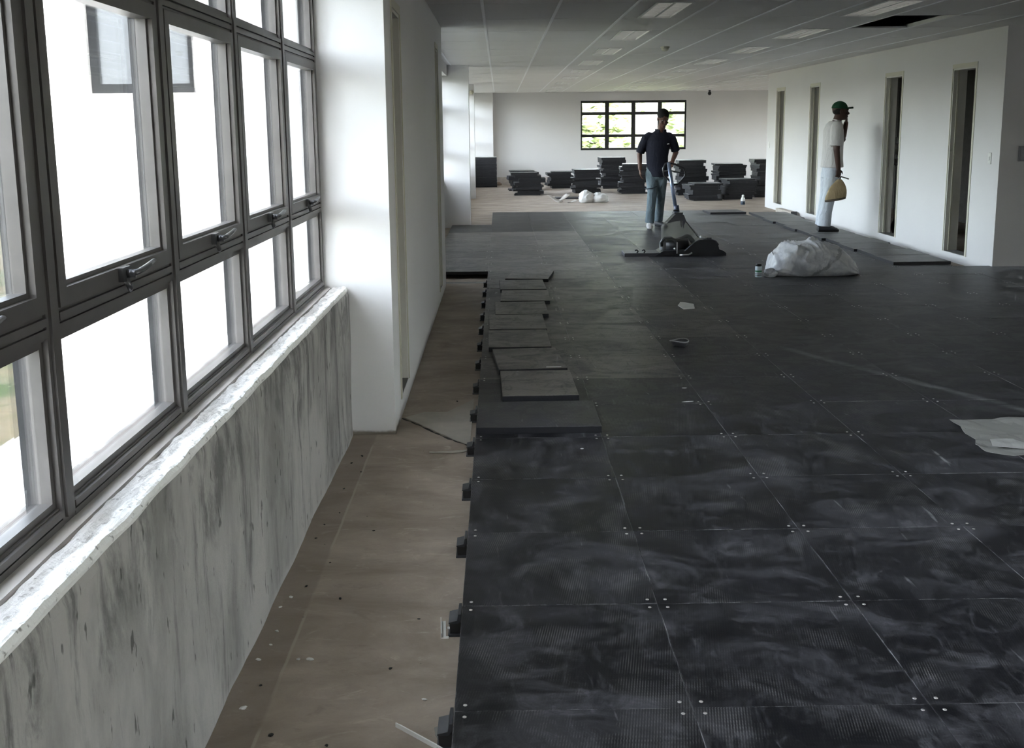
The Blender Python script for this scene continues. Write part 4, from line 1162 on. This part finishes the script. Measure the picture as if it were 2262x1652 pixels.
def bag_body():
    prof = [(-.43, .02), (-.425, .11), (-.40, .205), (-.365, .225), (-.31, .29), (-.20, .325), (-.05, .345), (.06, .352), (.16, .320), (.26, .265), (.34, .195), (.40, .125), (.43, .06), (.44, .02)]
    def hgt(x):
        for (a, ha), (b, hb) in zip(prof, prof[1:]):
            if a <= x <= b: return ha + (hb-ha)*(x-a)/(b-a)
        return .02
    nx, na = 110, 72; rs = []
    for i in range(nx+1):
        x = -.43 + .87*i/nx; h = hgt(x); w = .30*math.sqrt(max(.03, 1 - (x/.46)**2)) + .02
        ring = []
        for k in range(na):
            a = 2*PI*k/na; ca, sa = math.cos(a), math.sin(a)
            y = w*ca; z = h*(.42 + .58*sa) if sa > -.72 else 0.0
            # pleats that fan from the tied mouth, sharp crests
            ph = 9.5*x + 2.6*sa - 1.1*ca + 1.5*noise.noise((x*3, sa*1.3, ca*1.3))
            cr = 1 - abs(math.sin(ph)); cr2 = 1 - abs(math.sin(ph*2.3 + 4*noise.noise((x*4, sa*2, 3))))
            m_ = .5 + .8*noise.noise((x*3.2 + 4, sa*1.7, ca*1.7))
            f = 1 + .15*(cr**2)*m_*1.2 + .05*(cr2**3) - .04 + .07*noise.noise((x*4, sa*1.2, ca*1.2 + 7))
            ring.append((x + .012*noise.noise((x*9, sa*3, ca*3)), y*f, max(0.0, z*f)))
        rs.append(ring)
    return MB().rings(rs)
link('bag_skin', bag_body(), M['bag'], bag)
gat = MB()
for a in range(9):
    ph = .4 + a*.55; gat.tube([(-.30, -.05, .10), (-.36 - .02*math.cos(ph), -.05 + .05*math.sin(ph), .12 + .05*math.cos(ph)), (-.40, -.05 + .10*math.sin(ph), .13 + .10*math.cos(ph))], [.05, .03, .012], 6, flat=.4)
link('bag_mouth', gat, M['bag'], bag)
ls = crumple((0, 0, 0), (.062, .05, .045), 5.5, 26, 16, .25)
tag(link('plastic_scrap', ls, M['bag'], None, (2.605, 10.22, ZP + .001)), 'crumpled plastic scrap between the spray can and the rubbish bag', 'scrap')
t = thing('spray_can', 'small white spray can with dark cap standing by the rubbish bag', 'can', (2.492, 10.22, ZP + .001))
link('can_body', MB().lathe([(.030, 0), (.032, .003), (.032, .098), (.029, .106)], (0, 0, 0), 20), plain('can_white', (.58, .66, .70, 1), .35), t)
link('can_cap', MB().lathe([(.0285, .106), (.0285, .126), (.025, .130)], (0, 0, 0), 20), M['blackplastic'], t)
link('green_band', MB().lathe([(.0323, .050), (.0323, .066)], (0, 0, 0), 20), plain('can_green', (.02, .16, .07, 1), .4), t)
for z in (.018, .032): link('print_line', MB().lathe([(.0323, z), (.0323, z+.006)], (0, 0, 0), 20), M['darkgrey'], t)
t = thing('spray_bottle', 'white bottle with dark label standing on the far slab', 'bottle', (4.725, 20.80, 0))
link('bottle_body', MB().lathe([(.038, 0), (.042, .004), (.042, .11), (.036, .135), (.020, .160)], (0, 0, 0), 18), M['plastic_w'], t)
link('label_band', MB().lathe([(.0425, .012), (.0425, .078)], (0, 0, 0), 18), plain('label_dark_blue', (.04, .06, .09, 1), .5), t)
link('nozzle', MB().lathe([(.020, .160), (.024, .165), (.024, .190), (.012, .203)], (0, 0, 0), 14), M['plastic_w'], t)

def sheet(name, outline, z, lift, mat, label, cat, seed=1, th=.0015, step=.03, group=None):
    """thin paper or film lying on the floor: outline polygon, gently buckled"""
    xs = [p[0] for p in outline]; ys = [p[1] for p in outline]
    cx, cy = sum(xs)/len(xs), sum(ys)/len(ys)
    bm = bmesh.new()
    vs = [bm.verts.new((x-cx, y-cy, 0)) for x, y in outline]
    f = bm.faces.new(vs)
    bmesh.ops.triangulate(bm, faces=[f])
    for _ in range(4):
        es = [e for e in bm.edges if e.calc_length() > step]
        if not es: break
        bmesh.ops.subdivide_edges(bm, edges=es, cuts=1, use_grid_fill=False)
        bmesh.ops.triangulate(bm, faces=bm.faces)
    for v in bm.verts:
        q = Vector((v.co.x*9, v.co.y*9, seed))
        v.co.z = lift*max(0, .25 + noise.noise(q*.6) + .5*noise.noise(q*1.7)) + .0004
    me = bpy.data.meshes.new(name); bm.to_mesh(me); bm.free()
    o = link(name, me, mat, None, (cx, cy, z))
    md = o.modifiers.new('th', 'SOLIDIFY'); md.thickness = th; md.offset = 1
    if label: tag(o, label, cat, group)
    return o
M['paper'] = plain('grey_white_paper', (.24, .235, .22, 1), .8, 0, .3, .10, 4)
sheet('paper_sheet', [(2.198, 5.06), (2.27, 5.065), (2.30, 5.08), (2.95, 5.10), (2.95, 4.35), (2.50, 4.44), (2.29, 4.47), (2.20, 4.52), (2.155, 4.56), (2.150, 4.66), (2.19, 4.75), (2.185, 4.85), (2.205, 4.95)], ZP + .002, .018, M['paper'], 'large torn grey-white paper sheet at the right edge of the picture', 'paper', 2)
sheet('paper_flap', [(2.19, 4.58), (2.22, 4.67), (2.32, 4.66), (2.36, 4.60), (2.31, 4.53)], ZP + .022, .012, plain('white_fold', (.34, .335, .32, 1), .8), 'white folded corner on the large torn paper sheet', 'paper', 6)
sheet('foam_scrap', [(1.46, 8.42), (1.445, 8.60), (1.49, 8.76), (1.53, 8.74), (1.585, 8.66), (1.555, 8.45)], ZP + .002, .006, M['plastic_w'], 'small white foam scrap on the middle of the black floor', 'scrap', 4, .012)
bw = MB(); rs = []
for k in range(7):
    u = k/6; r = .028 + .022*u
    rs.append([(r*1.25*math.cos(2*PI*i/18)*(1+.08*noise.noise((i*.9, u*2, 1))), r*math.sin(2*PI*i/18), .002 + .035*u*u + .006*math.sin(2*PI*i/18*2)) for i in range(18)])
bw.rings(rs, False)
t = thing('plastic_dish', 'small dark curled dish with a pale rim on the black floor', 'dish', (1.182, 6.96, ZP + .001)); link('shell', bw, M['darkgrey'], t)
t.children[0].modifiers.new('th', 'SOLIDIFY').thickness = .004
link('rim', MB().tube([(.062*math.cos(a), .050*math.sin(a), .039 + .005*math.sin(2*a)) for a in [2*PI*i/20 for i in range(21)]], .004, 6), plain('pale_rim', (.35, .35, .35, 1), .5), t)
for i, (x, y, a, b, lab) in enumerate([(1.018, 5.80, .022, .011, 'small white paint fleck beside the panel screws right of the loose row'), (.985, 5.50, .05, .010, 'long pale smear flake near the big front panel'), (.36, 4.68, .012, .012, 'tiny white fleck in front of the big loose panel')]):
    fl = MB().ell((0, 0, 0), (a*.7, b*.6, .0015), 10, 4); tag(link('paint_fleck', fl, M['plastic_w'], None, (x, y, ZP + .003), .2*i), lab, 'fleck')

# white rubbish on the far slab
rb = thing('foam_bag', 'white crumpled plastic bag with two lobes lying before the far stacks', 'bag', (1.88, 21.95, 0))
M['bagw'] = plain('white_film', (.68, .67, .65, 1), .45, 0, .4, .12, 6, .4)
link('bag_lobe', crumple((0, 0, 0), (.14, .14, .14), 1.3, 36, 24, .16), M['bagw'], rb, (-.12, 0, 0))
link('bag_lobe', crumple((0, 0, 0), (.17, .14, .115), 6.3, 36, 24, .16), M['bagw'], rb, (.16, .04, 0))
M['card'] = plain('pale_card', (.50, .46, .42, 1), .85)
for i, (x, y, l, w, a, tl, lab) in enumerate([(1.13, 22.10, .30, .14, 2.5, .4, 'beige curled card strip at the left end of the white rubbish'), (1.33, 22.45, .24, .16, .5, .5, 'upright beige card flap in the white rubbish'), (1.48, 22.02, .18, .16, .1, .12, 'low pale card piece between the card flap and white bag')]):
    cm = MB(); rs = []
    for k in range(9):
        u = k/8 - .5; z = .005 + (u+.5)*l*tl + .05*u*u
        rs.append([(u*l, -w/2, z), (u*l, w/2, z + .02*math.sin(u*5)), (u*l, w/2, z + .006 + .02*math.sin(u*5)), (u*l, -w/2, z + .006)])
    cm.rings(rs); tag(link('card_scrap', cm, M['card'], None, (x, y, 0), a), lab, 'scrap')
t = thing('panel_offcut', 'dark panel offcut lying behind the white rubbish', 'panel', (1.50, 23.3, 0)); link('board', MB().cham(-.30, .30, -.2, .2, 0, .032, .003), M['panel_edge'], t)
link('edge_strip', MB().box(-.30, .30, -.206, -.2, .004, .028), M['darkgrey'], t)

# ------------------------------------------------------------------ debris on the near slab
sheet('screed_patch', [(-.525, 5.515), (-.44, 5.40), (-.345, 5.25), (-.25, 5.11), (-.16, 5.005), (-.16, 5.9), (-.30, 5.62), (-.42, 5.62)], .0005, .004, M['patch'], 'pale torn screed patch with a ragged dark edge beside the pedestals', 'patch', 9, .004)
sheet('torn_strip', [(-.35, 4.905), (-.35, 4.885), (-.26, 4.878), (-.20, 4.885), (-.16, 4.915), (-.16, 4.935), (-.22, 4.90)], .0005, .004, M['patch'], 'thin torn strip on the slab in front of the screed patch', 'strip', 3, .004)
t = thing('metal_angle', 'small bright metal angle lying beside the panel edge', 'bracket', (-.190, 3.07, .0), .06)
link('flange', MB().box(-.008, .008, -.055, .055, 0, .003), M['louvre'], t); link('web', MB().box(-.008, -.005, -.055, .055, .003, .016), M['louvre'], t); link('foot', MB().box(-.008, .016, -.060, -.050, 0, .004), M['louvre'], t)
t = thing('bolt', 'small metal bolt beside the metal angle', 'bolt', (-.160, 3.06, .008), -.5)
bt = MB().tube([(-.018, 0, 0), (.012, 0, 0)], .004, 8); link('shank', bt, M['louvre'], t); link('bolt_head', MB().tube([(.012, 0, 0), (.019, 0, 0)], .008, 6, smooth=False), M['louvre'], t)
t = thing('metal_bar', 'thin grey metal bar at the bottom edge by the panels', 'bar', (-.215, 2.475, .0), -.75)
link('flange', MB().box(-.09, .09, -.007, .007, 0, .003), M['louvre'], t); link('web', MB().box(-.09, .09, -.007, -.004, .003, .012), M['louvre'], t)
ck = MB(); kr = random.Random(9); L0 = [(-.535, 5.52), (-.44, 5.385), (-.345, 5.235), (-.25, 5.10), (-.155, 4.99)]
up_, dn_ = [], []
for q in range(25):
    u = q/24*4; k_ = min(3, int(u)); a_ = Vector((*L0[k_], 0)).lerp(Vector((*L0[k_+1], 0)), u-k_)
    a_.x += kr.uniform(-.004, .004); w_ = kr.uniform(.002, .010)
    up_.append((a_.x + w_*.5, a_.y + w_, .0012)); dn_.append((a_.x - w_*.5, a_.y - w_, .0012))
ck.add(up_ + dn_, [(k, k+1, 25+k+1, 25+k) for k in range(24)])
link('screed_crack', ck, M['void'], floor)
sheet('plaster_flake', [(-.185, 2.52), (-.15, 2.54), (-.135, 2.51), (-.15, 2.49), (-.145, 2.46), (-.165, 2.45), (-.18, 2.49)], .0005, .006, M['paper'], 'pale plaster flake beside the thin metal bar', 'flake', 5, .003, .01)
crng = random.Random(3)
CH = [(-.725, 3.243, 1), (-.705, 3.317, 1), (-.701, 3.075, 1), (-.702, 2.987, 1), (-.718, 2.896, 1), (-.602, 2.896, 1), (-.568, 2.892, 1), (-.70, 2.63, 1), (-.22, 2.66, 1),
      (-.271, 3.144, 0), (-.329, 2.834, 0), (-.255, 5.861, 0), (-.665, 4.856, 0), (-.70, 3.971, 0), (-.71, 3.831, 0), (-.684, 4.394, 0), (-.64, 4.62, 0), (-.70, 4.75, 0), (-.66, 4.1, 0), (-.62, 3.6, 0), (-.67, 3.4, 0), (-.54, 3.3, 0), (-.68, 2.75, 0), (-.6, 2.5, 0), (-.45, 2.45, 0), (-.5, 3.9, 0)]
CH.sort(key=lambda q: q[1]); _nth = {0: 0, 1: 0}
NTH = ['nearest', 'second nearest', 'third nearest', 'fourth nearest', 'fifth nearest', 'sixth nearest', 'seventh nearest', 'eighth nearest', 'ninth nearest', 'tenth nearest', 'eleventh nearest', 'twelfth nearest', 'thirteenth nearest', 'fourteenth nearest', 'fifteenth nearest', 'second farthest', 'farthest']
for x, y, w in CH:
    s = crng.uniform(.006, .012) if w else crng.uniform(.005, .009)
    mb = MB().ell((0, 0, s*.25), (s, s*crng.uniform(.5, .9), s*.35), 7, 4)
    mb.v = [(a + crng.uniform(-.2, .2)*s, b + crng.uniform(-.2, .2)*s, max(0, c)) for a, b, c in mb.v]; mb.sm = [False]*len(mb.sm)
    o = link('plaster_chip' if w else 'dark_crumb', mb, M['plastic_w'] if w else M['void'], None, (x, y, .0005), crng.uniform(0, 6))
    k = _nth[w]; _nth[w] += 1
    tag(o, NTH[k] + (' tiny white plaster chip on the slab strip by the sill wall' if w else ' tiny dark crumb on the bare slab strip left of the panels'), 'chip' if w else 'crumb', 'white chips on the near slab' if w else 'dark crumbs on the near slab')
